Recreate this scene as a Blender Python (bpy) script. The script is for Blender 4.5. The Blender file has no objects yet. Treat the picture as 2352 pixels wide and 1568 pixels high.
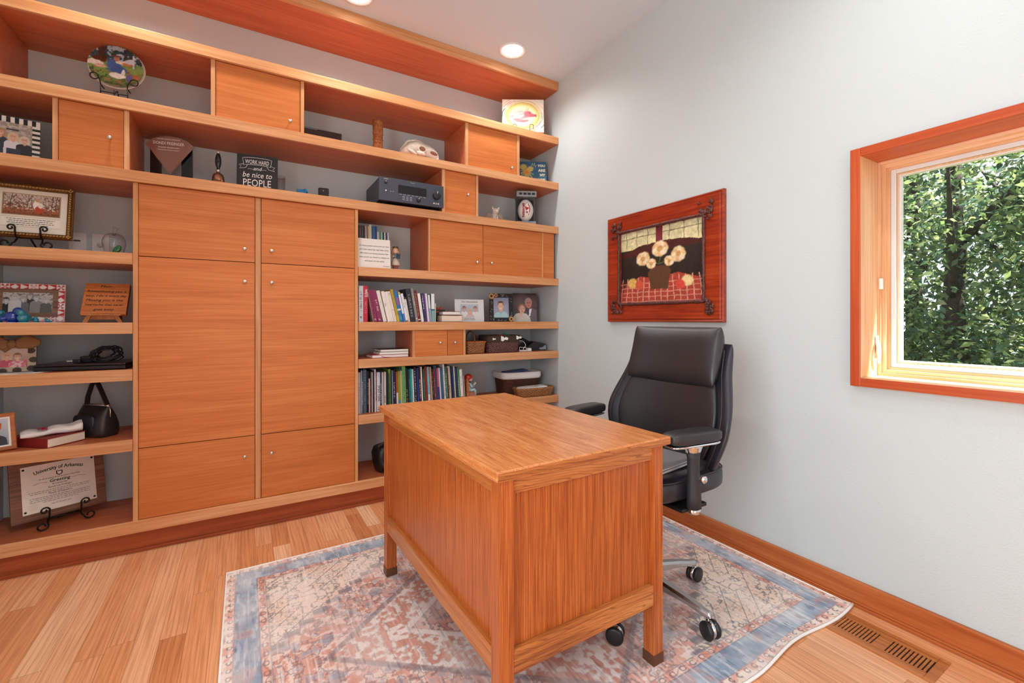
import bpy, bmesh, math, random
import numpy as np
from mathutils import Vector, Matrix

random.seed(7)
SC = bpy.context.scene
COL = SC.collection
PI = math.pi
R = math.radians


def lin(h):
    """hex sRGB -> linear rgb"""
    if not isinstance(h, str):
        return tuple(h[:3])
    h = h.lstrip('#')
    out = []
    for i in (0, 2, 4):
        v = int(h[i:i + 2], 16) / 255.0
        out.append(v / 12.92 if v <= 0.04045 else ((v + 0.055) / 1.055) ** 2.4)
    return tuple(out)


# ------------------------------------------------------------------ mesh builder
class MB:
    def __init__(self):
        self.v, self.f, self.m, self.c, self.s = [], [], [], [], []

    def add(self, verts, faces, col=None, smooth=False, mi=0, M=None, cols=None):
        o = len(self.v)
        if M is not None:
            verts = [M @ Vector(p) for p in verts]
        self.v += [tuple(p) for p in verts]
        for k, f in enumerate(faces):
            self.f.append(tuple(i + o for i in f))
            self.m.append(mi)
            self.s.append(smooth)
            self.c.append(cols[k] if cols is not None else col)
        return self

    def box(self, x0, x1, y0, y1, z0, z1, bev=0.0, **k):
        if x0 > x1: x0, x1 = x1, x0
        if y0 > y1: y0, y1 = y1, y0
        if z0 > z1: z0, z1 = z1, z0
        b = min(bev, 0.49 * min(x1 - x0, y1 - y0, z1 - z0))
        if b <= 0:
            vs = [(x, y, z) for z in (z0, z1) for y in (y0, y1) for x in (x0, x1)]
            fs = [(0, 2, 3, 1), (4, 5, 7, 6), (0, 1, 5, 4), (2, 6, 7, 3), (0, 4, 6, 2), (1, 3, 7, 5)]
            return self.add(vs, fs, **k)
        bm = bmesh.new()
        bmesh.ops.create_cube(bm, size=1)
        for v in bm.verts:
            v.co = Vector(((x0 + x1) / 2 + v.co.x * (x1 - x0), (y0 + y1) / 2 + v.co.y * (y1 - y0),
                           (z0 + z1) / 2 + v.co.z * (z1 - z0)))
        bmesh.ops.bevel(bm, geom=bm.edges[:], offset=b, segments=2, profile=0.6, affect='EDGES')
        self.bm(bm, **k)
        return self

    def bm(self, bm, **k):
        bm.verts.ensure_lookup_table()
        for i, v in enumerate(bm.verts):
            v.index = i
        self.add([v.co.copy() for v in bm.verts], [[v.index for v in f.verts] for f in bm.faces], **k)
        bm.free()

    def obox(self, c, size, rot=None, bev=0.0, **k):
        t = MB()
        t.box(-size[0] / 2, size[0] / 2, -size[1] / 2, size[1] / 2, -size[2] / 2, size[2] / 2, bev)
        M = Matrix.Translation(c)
        if rot is not None:
            M = M @ rot
        return self.add(t.v, t.f, M=M, **k)

    def tube(self, pts, r, n=8, closed=False, caps=True, **k):
        pts = [Vector(p) for p in pts]
        N = len(pts)
        rs = r if isinstance(r, (list, tuple)) else [r] * N
        tang = []
        for i in range(N):
            a = pts[(i - 1) % N] if (closed or i > 0) else pts[i]
            b = pts[(i + 1) % N] if (closed or i < N - 1) else pts[i]
            t = (b - a)
            tang.append(t.normalized() if t.length > 1e-9 else Vector((0, 0, 1)))
        up = Vector((0, 0, 1)) if abs(tang[0].z) < 0.9 else Vector((1, 0, 0))
        nrm = (up - tang[0] * up.dot(tang[0])).normalized()
        vs = []
        for i in range(N):
            if i:
                q = tang[i - 1].rotation_difference(tang[i])
                nrm = (q @ nrm)
                nrm = (nrm - tang[i] * nrm.dot(tang[i])).normalized()
            bn = tang[i].cross(nrm)
            for j in range(n):
                a = 2 * PI * j / n
                vs.append(pts[i] + (nrm * math.cos(a) + bn * math.sin(a)) * rs[i])
        fs = []
        for i in range(N if closed else N - 1):
            i2 = (i + 1) % N
            for j in range(n):
                j2 = (j + 1) % n
                fs.append((i * n + j, i * n + j2, i2 * n + j2, i2 * n + j))
        if caps and not closed:
            fs.append(tuple(range(n))[::-1])
            fs.append(tuple((N - 1) * n + j for j in range(n)))
        k.setdefault('smooth', True)
        return self.add(vs, fs, **k)

    def lathe(self, prof, n=24, M=None, **k):
        vs = []
        for r, z in prof:
            for j in range(n):
                a = 2 * PI * j / n
                vs.append((r * math.cos(a), r * math.sin(a), z))
        fs = []
        for i in range(len(prof) - 1):
            for j in range(n):
                j2 = (j + 1) % n
                fs.append((i * n + j, i * n + j2, (i + 1) * n + j2, (i + 1) * n + j))
        if prof[0][0] > 1e-6:
            fs.append(tuple(range(n))[::-1])
        if prof[-1][0] > 1e-6:
            fs.append(tuple((len(prof) - 1) * n + j for j in range(n)))
        k.setdefault('smooth', True)
        return self.add(vs, fs, M=M, **k)

    def ell(self, c, r, M=None, nu=20, nv=12, e=1.0, **k):
        def sp(x, p):
            return math.copysign(abs(x) ** p, x)
        vs = []
        for i in range(nv + 1):
            ph = -PI / 2 + PI * i / nv
            for j in range(nu):
                th = 2 * PI * j / nu
                vs.append((r[0] * sp(math.cos(ph), e) * sp(math.cos(th), e),
                           r[1] * sp(math.cos(ph), e) * sp(math.sin(th), e), r[2] * sp(math.sin(ph), e)))
        fs = []
        for i in range(nv):
            for j in range(nu):
                j2 = (j + 1) % nu
                fs.append((i * nu + j, i * nu + j2, (i + 1) * nu + j2, (i + 1) * nu + j))
        T = Matrix.Translation(c)
        if M is not None:
            T = T @ M
        k.setdefault('smooth', True)
        return self.add(vs, fs, M=T, **k)

    def prism(self, poly, a, b, M=None, **k):
        """poly in XZ, extruded along y from a to b"""
        n = len(poly)
        vs = [(p[0], a, p[1]) for p in poly] + [(p[0], b, p[1]) for p in poly]
        fs = [tuple(range(n)), tuple(range(n, 2 * n))[::-1]]
        for i in range(n):
            j = (i + 1) % n
            fs.append((i, i + n, j + n, j))
        return self.add(vs, fs, M=M, **k)

    def loft(self, secs, caps=True, **k):
        n = len(secs[0])
        vs = [p for s in secs for p in s]
        fs = []
        for i in range(len(secs) - 1):
            for j in range(n):
                j2 = (j + 1) % n
                fs.append((i * n + j, i * n + j2, (i + 1) * n + j2, (i + 1) * n + j))
        if caps:
            fs.append(tuple(range(n))[::-1])
            fs.append(tuple((len(secs) - 1) * n + j for j in range(n)))
        k.setdefault('smooth', True)
        return self.add(vs, fs, **k)

    def ring(self, w, h, prof, z0=0.0, **k):
        """mitred rectangular frame, outer w x h, in XZ, prof = [(inset, y)]"""
        vs, fs = [], []
        for d, y in prof:
            vs += [(-w / 2 + d, y, z0 + d), (w / 2 - d, y, z0 + d), (w / 2 - d, y, z0 + h - d), (-w / 2 + d, y, z0 + h - d)]
        for i in range(len(prof) - 1):
            for j in range(4):
                j2 = (j + 1) % 4
                fs.append((i * 4 + j, i * 4 + j2, (i + 1) * 4 + j2, (i + 1) * 4 + j))
        return self.add(vs, fs, **k)

    def xf(self, M):
        self.v = [tuple(M @ Vector(p)) for p in self.v]
        return self

    def build(self, name, mat, parent=None, loc=(0, 0, 0), rotz=0.0):
        me = bpy.data.meshes.new(name)
        me.from_pydata(self.v, [], self.f)
        mats = mat if isinstance(mat, (list, tuple)) else [mat]
        for m in mats:
            me.materials.append(m)
        me.polygons.foreach_set('material_index', self.m)
        me.polygons.foreach_set('use_smooth', self.s)
        if any(c is not None for c in self.c):
            at = me.color_attributes.new('Col', 'FLOAT_COLOR', 'CORNER')
            buf = []
            for f, c in zip(self.f, self.c):
                if c is None:
                    c = (0.8, 0.8, 0.8)
                if isinstance(c, list):
                    for q in c:
                        buf += [q[0], q[1], q[2], 1.0]
                else:
                    buf += [c[0], c[1], c[2], 1.0] * len(f)
            at.data.foreach_set('color', buf)
        me.update()
        o = bpy.data.objects.new(name, me)
        COL.objects.link(o)
        o.location = loc
        o.rotation_euler = (0, 0, rotz)
        if parent is not None:
            o.parent = parent
        return o


def Rx(a): return Matrix.Rotation(a, 4, 'X')
def Ry(a): return Matrix.Rotation(a, 4, 'Y')
def Rz(a): return Matrix.Rotation(a, 4, 'Z')
def T(*p): return Matrix.Translation(p)


def thing(name, label, cat, loc=(0, 0, 0), rotz=0.0, group=None):
    o = bpy.data.objects.new(name, None)
    COL.objects.link(o)
    o.empty_display_size = 0.05
    o.location = loc
    o.rotation_euler = (0, 0, rotz)
    o['label'] = label
    o['category'] = cat
    if group:
        o['group'] = group
    return o


def tag(o, label, cat, group=None, kind=None):
    o['label'] = label
    o['category'] = cat
    if group:
        o['group'] = group
    if kind:
        o['kind'] = kind
    return o


def struct(o, label, cat):
    o['kind'] = 'structure'
    o['label'] = label
    o['category'] = cat
    return o


# ------------------------------------------------------------------ materials
class NT:
    def __init__(self, name):
        self.mat = bpy.data.materials.new(name)
        self.mat.use_nodes = True
        self.t = self.mat.node_tree
        self.t.nodes.clear()
        self.out = self.n('ShaderNodeOutputMaterial')

    def n(self, typ, **kw):
        nd = self.t.nodes.new(typ)
        for a, b in kw.items():
            setattr(nd, a, b)
        return nd

    def l(self, a, b):
        self.t.links.new(a, b)

    def bsdf(self, rough=0.5, metal=0.0, spec=0.5, coat=0.0, coat_rough=0.1):
        b = self.n('ShaderNodeBsdfPrincipled')
        b.inputs['Roughness'].default_value = rough
        b.inputs['Metallic'].default_value = metal
        b.inputs['Specular IOR Level'].default_value = spec
        b.inputs['Coat Weight'].default_value = coat
        b.inputs['Coat Roughness'].default_value = coat_rough
        self.l(b.outputs[0], self.out.inputs[0])
        return b

    def math(self, op, a, b=None):
        m = self.n('ShaderNodeMath', operation=op)
        for i, x in enumerate((a, b)):
            if x is None: continue
            if isinstance(x, (int, float)):
                m.inputs[i].default_value = x
            else:
                self.l(x, m.inputs[i])
        return m.outputs[0]

    def ramp(self, fac, stops):
        r = self.n('ShaderNodeValToRGB')
        e = r.color_ramp.elements
        while len(e) < len(stops):
            e.new(0.5)
        for i, (p, c) in enumerate(stops):
            e[i].position = p
            e[i].color = (*lin(c), 1)
        self.l(fac, r.inputs[0])
        return r.outputs[0]

    def coords(self, rand=True):
        tc = self.n('ShaderNodeTexCoord')
        v = tc.outputs['Object']
        if rand:
            oi = self.n('ShaderNodeObjectInfo')
            sc = self.n('ShaderNodeVectorMath', operation='SCALE')
            sc.inputs[0].default_value = (7.3, 5.1, 9.7)
            self.l(oi.outputs['Random'], sc.inputs['Scale'])
            ad = self.n('ShaderNodeVectorMath', operation='ADD')
            self.l(v, ad.inputs[0])
            self.l(sc.outputs[0], ad.inputs[1])
            v = ad.outputs[0]
        return v

    def mapped(self, v, scale):
        m = self.n('ShaderNodeMapping')
        m.inputs['Scale'].default_value = scale
        self.l(v, m.inputs['Vector'])
        return m.outputs[0]

    def noise(self, v, scale=5.0, detail=3.0, rough=0.55, dist=0.0):
        n = self.n('ShaderNodeTexNoise')
        n.inputs['Scale'].default_value = scale
        n.inputs['Detail'].default_value = detail
        n.inputs['Roughness'].default_value = rough
        n.inputs['Distortion'].default_value = dist
        self.l(v, n.inputs['Vector'])
        return n.outputs['Fac']

    def mix(self, fac, a, b, mode='MIX'):
        m = self.n('ShaderNodeMix', data_type='RGBA', blend_type=mode)
        for s, x in ((0, fac), (6, a), (7, b)):
            if isinstance(x, (int, float)):
                m.inputs[s].default_value = x
            elif isinstance(x, (str, tuple)):
                m.inputs[s].default_value = (*lin(x), 1)
            else:
                self.l(x, m.inputs[s])
        return m.outputs[2]

    def bump(self, b, h, strength=0.2, dist=0.01):
        n = self.n('ShaderNodeBump')
        n.inputs['Strength'].default_value = strength
        n.inputs['Distance'].default_value = dist
        self.l(h, n.inputs['Height'])
        self.l(n.outputs[0], b.inputs['Normal'])


def plain(name, col, rough=0.5, metal=0.0, spec=0.5, coat=0.0, noise=0.0, nscale=60.0, bump=0.0, coat_rough=0.1):
    m = NT(name)
    b = m.bsdf(rough, metal, spec, coat, coat_rough)
    v = m.coords()
    f = m.noise(v, nscale, 3)
    c = lin(col)
    if noise > 0:
        k = m.ramp(f, [(0.3, tuple(x * (1 - noise) for x in c)), (0.7, tuple(min(1, x * (1 + noise)) for x in c))])
        m.l(k, b.inputs['Base Color'])
    else:
        b.inputs['Base Color'].default_value = (*c, 1)
    if bump > 0:
        m.bump(b, f, bump, 0.004)
    return m.mat


def vcol(name, rough=0.6, spec=0.4, coat=0.0):
    m = NT(name)
    b = m.bsdf(rough, 0, spec, coat)
    a = m.n('ShaderNodeAttribute', attribute_name='Col')
    m.l(a.outputs['Color'], b.inputs['Base Color'])
    return m.mat


def wood(name, dark, mid, light, axis, rough=0.38, fine=90.0, along=2.2, coat=0.0, cath=0.0, spec=0.4, tint=0.25, fleck=0.0, broad=0.42):
    """grain runs along axis (0 x, 1 y, 2 z) of the object"""
    m = NT(name)
    b = m.bsdf(rough, 0, spec, coat, 0.25)
    v = m.coords()
    sc = [fine, fine, fine]
    sc[axis] = along
    f1 = m.noise(m.mapped(v, sc), 1.0, 4, 0.6, 0.4)
    sc2 = [s * 0.16 for s in sc]
    sc2[axis] = along * 0.45
    f2 = m.noise(m.mapped(v, sc2), 1.0, 2, 0.5, 0.8)
    k = m.math('ADD', m.math('MULTIPLY', f1, 1.04 - broad), m.math('MULTIPLY', f2, broad))
    c = m.ramp(k, [(0.34, dark), (0.52, mid), (0.70, light)])
    if cath > 0:
        sc3 = [9.0, 9.0, 9.0]
        sc3[axis] = 0.9
        w = m.n('ShaderNodeTexWave', wave_type='BANDS', bands_direction='DIAGONAL')
        w.inputs['Scale'].default_value = 7.0
        w.inputs['Distortion'].default_value = 11.0
        w.inputs['Detail'].default_value = 2.5
        w.inputs['Detail Scale'].default_value = 0.7
        m.l(m.mapped(v, sc3), w.inputs['Vector'])
        lines = m.ramp(w.outputs['Fac'], [(0.0, (1, 1, 1)), (0.12, (0.25, 0.25, 0.25)), (0.25, (0, 0, 0))])
        c = m.mix(m.math('MULTIPLY', lines, cath), c, dark)
    if fleck > 0:
        sc4 = [150.0, 150.0, 150.0]
        sc4[axis] = 38.0
        f4 = m.noise(m.mapped(v, sc4), 1.0, 2, 0.5, 1.2)
        fl = m.ramp(f4, [(0.55, (0, 0, 0)), (0.66, (1, 1, 1))])
        c = m.mix(m.math('MULTIPLY', fl, fleck), c, light)
    if tint > 0:
        oi = m.n('ShaderNodeObjectInfo')
        hs = m.n('ShaderNodeHueSaturation')
        m.l(m.math('ADD', m.math('MULTIPLY', oi.outputs['Random'], tint), 1 - tint / 2), hs.inputs['Value'])
        m.l(c, hs.inputs['Color'])
        c = hs.outputs[0]
    m.l(c, b.inputs['Base Color'])
    m.bump(b, f1, 0.05, 0.002)
    return m.mat


def glassy(name, tint=(1, 1, 1), refl=0.5, rough=0.02, cover=0.0, cover_col='ffffff'):
    """thin clear pane: transparent with a fresnel sheen"""
    m = NT(name)
    tr = m.n('ShaderNodeBsdfTransparent')
    tr.inputs[0].default_value = (*tint, 1)
    gl = m.n('ShaderNodeBsdfGlossy')
    gl.inputs['Roughness'].default_value = rough
    lw = m.n('ShaderNodeLayerWeight')
    lw.inputs[0].default_value = .5
    mx = m.n('ShaderNodeMixShader')
    fac = m.math('MULTIPLY', m.math('ADD', m.math('POWER', lw.outputs['Facing'], 4.0), .04), refl)
    m.l(m.math('MINIMUM', fac, .9), mx.inputs[0])
    m.l(tr.outputs[0], mx.inputs[1])
    m.l(gl.outputs[0], mx.inputs[2])
    m.l(mx.outputs[0], m.out.inputs[0])
    return m.mat


def realglass(name, col, rough=0.02, ior=1.45):
    m = NT(name)
    b = m.bsdf(rough, 0, 0.5)
    b.inputs['Base Color'].default_value = (*lin(col), 1)
    b.inputs['Transmission Weight'].default_value = 1.0
    b.inputs['IOR'].default_value = ior
    return m.mat


def emit(name, col, strength):
    m = NT(name)
    e = m.n('ShaderNodeEmission')
    e.inputs[0].default_value = (*lin(col), 1)
    e.inputs[1].default_value = strength
    m.l(e.outputs[0], m.out.inputs[0])
    return m.mat


def wall_mat(name, col, bump):
    m = NT(name)
    b = m.bsdf(0.55, 0, 0.35)
    v = m.coords(False)
    n1 = m.noise(v, 150, 2, 0.5)
    n2 = m.noise(v, 1.1, 2)
    c = m.ramp(n2, [(0.3, tuple(x * 0.985 for x in lin(col))), (0.7, lin(col))])
    m.l(c, b.inputs['Base Color'])
    m.bump(b, n1, bump, 0.004)
    return m.mat


def floor_mat():
    m = NT('oak strip floor')
    b = m.bsdf(0.3, 0, 0.45, 0.12, 0.2)
    tc = m.n('ShaderNodeTexCoord')
    sp = m.n('ShaderNodeSeparateXYZ')
    m.l(tc.outputs['Object'], sp.inputs[0])
    W, L = 0.0785, 1.25
    xr = m.math('DIVIDE', sp.outputs[0], W)
    row = m.math('FLOOR', xr)
    wn = m.n('ShaderNodeTexWhiteNoise', noise_dimensions='1D')
    m.l(row, wn.inputs['W'])
    yr = m.math('ADD', m.math('DIVIDE', sp.outputs[1], L), m.math('MULTIPLY', wn.outputs['Value'], 7.0))
    colr = m.math('FLOOR', yr)
    wn2 = m.n('ShaderNodeTexWhiteNoise', noise_dimensions='2D')
    cb = m.n('ShaderNodeCombineXYZ')
    m.l(row, cb.inputs[0])
    m.l(colr, cb.inputs[1])
    m.l(cb.outputs[0], wn2.inputs['Vector'])
    rnd = wn2.outputs['Value']
    base = m.ramp(rnd, [(0.0, 'd08a5a'), (0.15, 'de9866'), (0.5, 'e6a474'), (0.85, 'edb68a'), (1.0, 'f4caa2')])
    # grain
    off = m.n('ShaderNodeCombineXYZ')
    m.l(m.math('MULTIPLY', rnd, 37.0), off.inputs[0])
    m.l(m.math('MULTIPLY', rnd, 91.0), off.inputs[1])
    ad = m.n('ShaderNodeVectorMath', operation='ADD')
    m.l(tc.outputs['Object'], ad.inputs[0])
    m.l(off.outputs[0], ad.inputs[1])
    g1 = m.noise(m.mapped(ad.outputs[0], (110, 3.0, 1)), 1.0, 4, 0.6, 0.3)
    gc = m.ramp(g1, [(0.32, (0.66, 0.55, 0.47)), (0.55, (1, 1, 1))])
    c = m.mix(0.75, base, gc, 'MULTIPLY')
    w = m.n('ShaderNodeTexWave', wave_type='BANDS', bands_direction='X')
    w.inputs['Scale'].default_value = 2.6
    w.inputs['Distortion'].default_value = 7.0
    w.inputs['Detail'].default_value = 2.0
    w.inputs['Detail Scale'].default_value = 0.6
    m.l(m.mapped(ad.outputs[0], (7, 1.1, 1)), w.inputs['Vector'])
    lines = m.ramp(w.outputs['Fac'], [(0.0, (1, 1, 1)), (0.25, (0, 0, 0))])
    c = m.mix(m.math('MULTIPLY', lines, 0.22), c, '8a4c28')
    # joints
    fx = m.math('FRACT', xr)
    ex = m.math('MINIMUM', fx, m.math('SUBTRACT', 1.0, fx))
    fy = m.math('FRACT', yr)
    ey = m.math('MULTIPLY', m.math('MINIMUM', fy, m.math('SUBTRACT', 1.0, fy)), L / W)
    e = m.math('MINIMUM', ex, ey)
    j = m.math('LESS_THAN', e, 0.011)
    c = m.mix(m.math('MULTIPLY', j, 0.55), c, '6a3a20')
    m.l(c, b.inputs['Base Color'])
    m.bump(b, g1, 0.04, 0.002)
    return m.mat


def weave_mat(name, a, c2, scale):
    m = NT(name)
    b = m.bsdf(0.6, 0, 0.3)
    v = m.coords()
    sp = m.n('ShaderNodeSeparateXYZ')
    m.l(v, sp.inputs[0])
    xs = m.math('SINE', m.math('MULTIPLY', m.math('ADD', sp.outputs[0], sp.outputs[1]), scale))
    zs = m.math('SINE', m.math('MULTIPLY', sp.outputs[2], scale * 1.6))
    k = m.math('ADD', m.math('MULTIPLY', m.math('MULTIPLY', xs, zs), 0.3), m.math('MULTIPLY', m.noise(v, 70, 3), 0.9))
    c = m.ramp(k, [(0.2, a), (0.75, c2)])
    m.l(c, b.inputs['Base Color'])
    m.bump(b, k, 0.8, 0.006)
    return m.mat


M = {}
M['wall'] = wall_mat('grey wall paint', 'c6d1d2', 0.32)
M['ceil'] = wall_mat('white ceiling paint', 'd6e2ec', 0.06)
M['floor'] = floor_mat()
M['veneer'] = wood('cherry veneer cross grain', 'bc662e', 'cd763a', 'd8864a', 0, 0.42, 120, 3.0, 0.0, 0.0, 0.35, 0.12)
M['veneer_r'] = wood('cherry veneer panel', 'b45c36', 'c66c42', 'd07c4e', 0, 0.42, 120, 3.0, 0.0, 0.0, 0.35, 0.08)
M['nosing'] = wood('light fir edge', 'c07c48', 'd59766', 'e2ae80', 0, 0.4, 70, 2.2, 0.0, 0.22, 0.35, 0.12)
M['nosing_z'] = wood('light fir edge upright', 'c07c48', 'd59766', 'e2ae80', 2, 0.4, 70, 2.6, 0.0, 0.0, 0.35, 0.12)
M['base'] = wood('cherry baseboard', '9a4a22', 'b2602e', 'c27440', 1, 0.4, 60, 2.0, 0.0, 0.2, 0.35, 0.1)
M['base_x'] = wood('cherry plinth', '8c3f20', 'a04c28', 'b05c32', 0, 0.42, 60, 2.0, 0.0, 0.2, 0.35, 0.05)
M['fir_y'] = wood('fir window wood', 'ac421c', 'ba5026', 'c86836', 1, 0.36, 110, 2.0, 0.0, 0.0, 0.35, 0.08)
M['fir_z'] = wood('fir window wood upright', 'ac421c', 'ba5026', 'c86836', 2, 0.36, 110, 2.0, 0.0, 0.0, 0.35, 0.08)
M['fir_sunlit_y'] = wood('sunlit fir jamb', 'c08a5e', 'd8aa80', 'e6c4a2', 1, 0.4, 110, 2.0, 0.0, 0.0, 0.35, 0.08)  # window fir lightened: sun glare on jamb and sill put into the colour
M['fir_sunlit_z'] = wood('sunlit fir jamb upright', 'c08a5e', 'd8aa80', 'e6c4a2', 2, 0.4, 110, 2.0, 0.0, 0.0, 0.35, 0.08)
M['oak_top'] = wood('oak desk top', 'a65c2a', 'ca7e44', 'e09c64', 1, 0.24, 260, 9.0, 0.25, 0.0, 0.5, 0.0, 0.5)
M['oak_z'] = wood('oak upright grain', '76300c', 'aa5522', 'c87636', 2, 0.33, 420, 5.0, 0.1, 0.0, 0.45, 0.06, 0.12, 0.2)
M['oak_x'] = wood('oak rail grain across', '6e3214', 'b56c34', 'ca864a', 0, 0.33, 90, 2.4, 0.1, 0.6, 0.45, 0.05)
M['oak_y'] = wood('oak rail grain along', '864418', 'b46a32', 'ca8448', 1, 0.33, 110, 2.4, 0.1, 0.25, 0.45, 0.05)
M['walnut'] = wood('walnut board', '4c2e1c', '7a4e34', '96684a', 0, 0.45, 100, 3.0)
M['plaquewood'] = wood('plaque wood', '9a5226', 'bd6c36', 'cd8448', 0, 0.45, 90, 4.0)
M['easelwood'] = wood('easel wood', '9c5c30', 'b97844', 'cb925c', 2, 0.45, 90, 4.0)
M['carved'] = wood('carved brown wood', '7a4420', '9c5c2e', 'b87642', 2, 0.6, 70, 20.0)
M['redwood'] = wood('red stained frame', '6e1c0c', '9a3012', 'b34a20', 0, 0.3, 60, 3.0, 0.3)
M['black_iron'] = plain('black iron', '161412', 0.45, 0.4)
M['nickel'] = plain('brushed nickel', 'd8d2cc', 0.28, 0.9)
M['chrome'] = plain('chrome', 'e2e2e4', 0.08, 1.0)
M['alu'] = plain('polished aluminium', 'c4c4c6', 0.22, 1.0)
M['leather'] = plain('black leather', '262426', 0.40, 0, 0.6, 0, 0.12, 320, 0.08)
M['leather_d'] = plain('black leather side', '22212a', 0.40, 0, 0.6, 0, 0.12, 320, 0.08)
M['blackplastic'] = plain('black plastic', '1a1a1c', 0.4)
M['rubber'] = plain('dark rubber', '2a2a2c', 0.6)
M['white'] = plain('white vinyl', 'd8d8d8', 0.4)
M['whiteplastic'] = plain('white plastic', 'eeecea', 0.35)
M['cream'] = plain('cream card', 'f2eee6', 0.6)
M['paper'] = plain('paper pages', 'e8dcc8', 0.8, 0, 0.2, 0, 0.12, 400)
M['bronze'] = plain('brown metal cap', '6e4a34', 0.4, 0.5)
M['brass'] = plain('brass', 'b08850', 0.3, 0.9)
M['copper'] = plain('aged copper', '8a5a44', 0.35, 0.85, 0.5, 0, 0.25, 80)
M['goldleaf'] = plain('antique gold', '8a6234', 0.4, 0.55, 0.5, 0, 0.3, 120, 0.6)
M['pane'] = glassy('window pane', (0.98, 0.99, 0.99), 0.35)
M['picglass'] = glassy('thin clear plastic', (0.93, 0.93, 0.93), 0.7)
M['awardglass'] = glassy('smoked award glass', (0.88, 0.80, 0.76), 0.8)
M['clearglass'] = glassy('clear crystal', (.94, .94, .94), 1.2, .03)
M['blueglass'] = realglass('cobalt glass', '2a52c8', 0.03)
M['tealglass'] = realglass('teal glass', '3aa8c0', 0.03)
M['greenglass'] = realglass('green glass', '2a9a3a', 0.03)
M['paint'] = vcol('printed colours', 0.55)
M['gloss'] = vcol('glossy printed colours', 0.25, 0.5)
M['matte'] = vcol('matte colours', 0.85, 0.2)
M['ink'] = plain('black ink', '1c1a1a', 0.7)
M['greyink'] = plain('grey ink', '5a5652', 0.7)
M['whiteink'] = plain('white chalk ink', 'f4f2ee', 0.7)
M['wicker'] = weave_mat('dark brown wicker', '2c1812', '6a4230', 420)
M['wicker_p'] = weave_mat('plum brown wicker', '3a1f20', '8a6258', 300)
M['basketwood'] = weave_mat('tan splint basket', '7c4c2a', 'ad7a4c', 240)
M['linen'] = plain('white cloth', 'efece8', 0.8, 0, 0.2, 0, 0.04, 200, 0.3)
M['lace'] = plain('white lace', 'e6e2dc', 0.9, 0, 0.1, 0, 0.15, 260, 0.6)
M['burlap'] = plain('burlap ribbon', '9a7450', 0.9, 0, 0.1, 0, 0.25, 500, 0.6)
M['bone'] = plain('bleached bone', 'ddd4c6', 0.6, 0, 0.3, 0, 0.18, 40, 0.3)
M['porcelain'] = plain('cream porcelain', 'e0d6c8', 0.3)
M['redbook'] = plain('red book cloth', '8a2020', 0.5, 0, 0.4, 0, 0.15, 120)
M['darkred'] = plain('dark plum lid', '2c181c', 0.3)
M['lamp'] = emit('lamp lens', 'fff4e6', 14.0)
M['lcd'] = plain('dark display glass', '0c0d10', 0.12)
M['receiver'] = plain('blue black metal', '2a2d38', 0.38, 0.3)
M['silver'] = plain('silver laptop shell', 'aeb0b4', 0.35, 0.6)
M['slot_shade'] = plain('slot shade', '1a100a', 0.9)


# ------------------------------------------------------------------ painted pictures
def vnoise(x, y, seed):
    r = np.random.default_rng(seed)
    g = r.random((64, 64))
    xi, yi = np.floor(x).astype(int), np.floor(y).astype(int)
    fx, fy = x - xi, y - yi
    fx, fy = fx * fx * (3 - 2 * fx), fy * fy * (3 - 2 * fy)
    a, b = g[xi % 64, yi % 64], g[(xi + 1) % 64, yi % 64]
    c, d = g[xi % 64, (yi + 1) % 64], g[(xi + 1) % 64, (yi + 1) % 64]
    return (a * (1 - fx) + b * fx) * (1 - fy) + (c * (1 - fx) + d * fx) * fy


def fbm(x, y, seed, o=3):
    s, a, t = 0, 1.0, 0
    for i in range(o):
        s = s + a * vnoise(x * 2 ** i, y * 2 ** i, seed + i)
        t += a
        a *= 0.5
    return s / t


def sstep(e0, e1, x):
    t = np.clip((x - e0) / (e1 - e0), 0, 1)
    return t * t * (3 - 2 * t)


def inpoly(px, py, poly):
    ins = np.zeros(px.shape, bool)
    n = len(poly)
    for i in range(n):
        x1, y1 = poly[i]
        x2, y2 = poly[(i + 1) % n]
        if y1 == y2: continue
        c = ((y1 > py) != (y2 > py)) & (px < (x2 - x1) * (py - y1) / (y2 - y1) + x1)
        ins ^= c
    return ins


def segdist(px, py, pts):
    d = np.full(px.shape, 9.0)
    for (x1, y1), (x2, y2) in zip(pts[:-1], pts[1:]):
        dx, dy = x2 - x1, y2 - y1
        t = np.clip(((px - x1) * dx + (py - y1) * dy) / (dx * dx + dy * dy + 1e-12), 0, 1)
        d = np.minimum(d, np.hypot(px - x1 - t * dx, py - y1 - t * dy))
    return d


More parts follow.
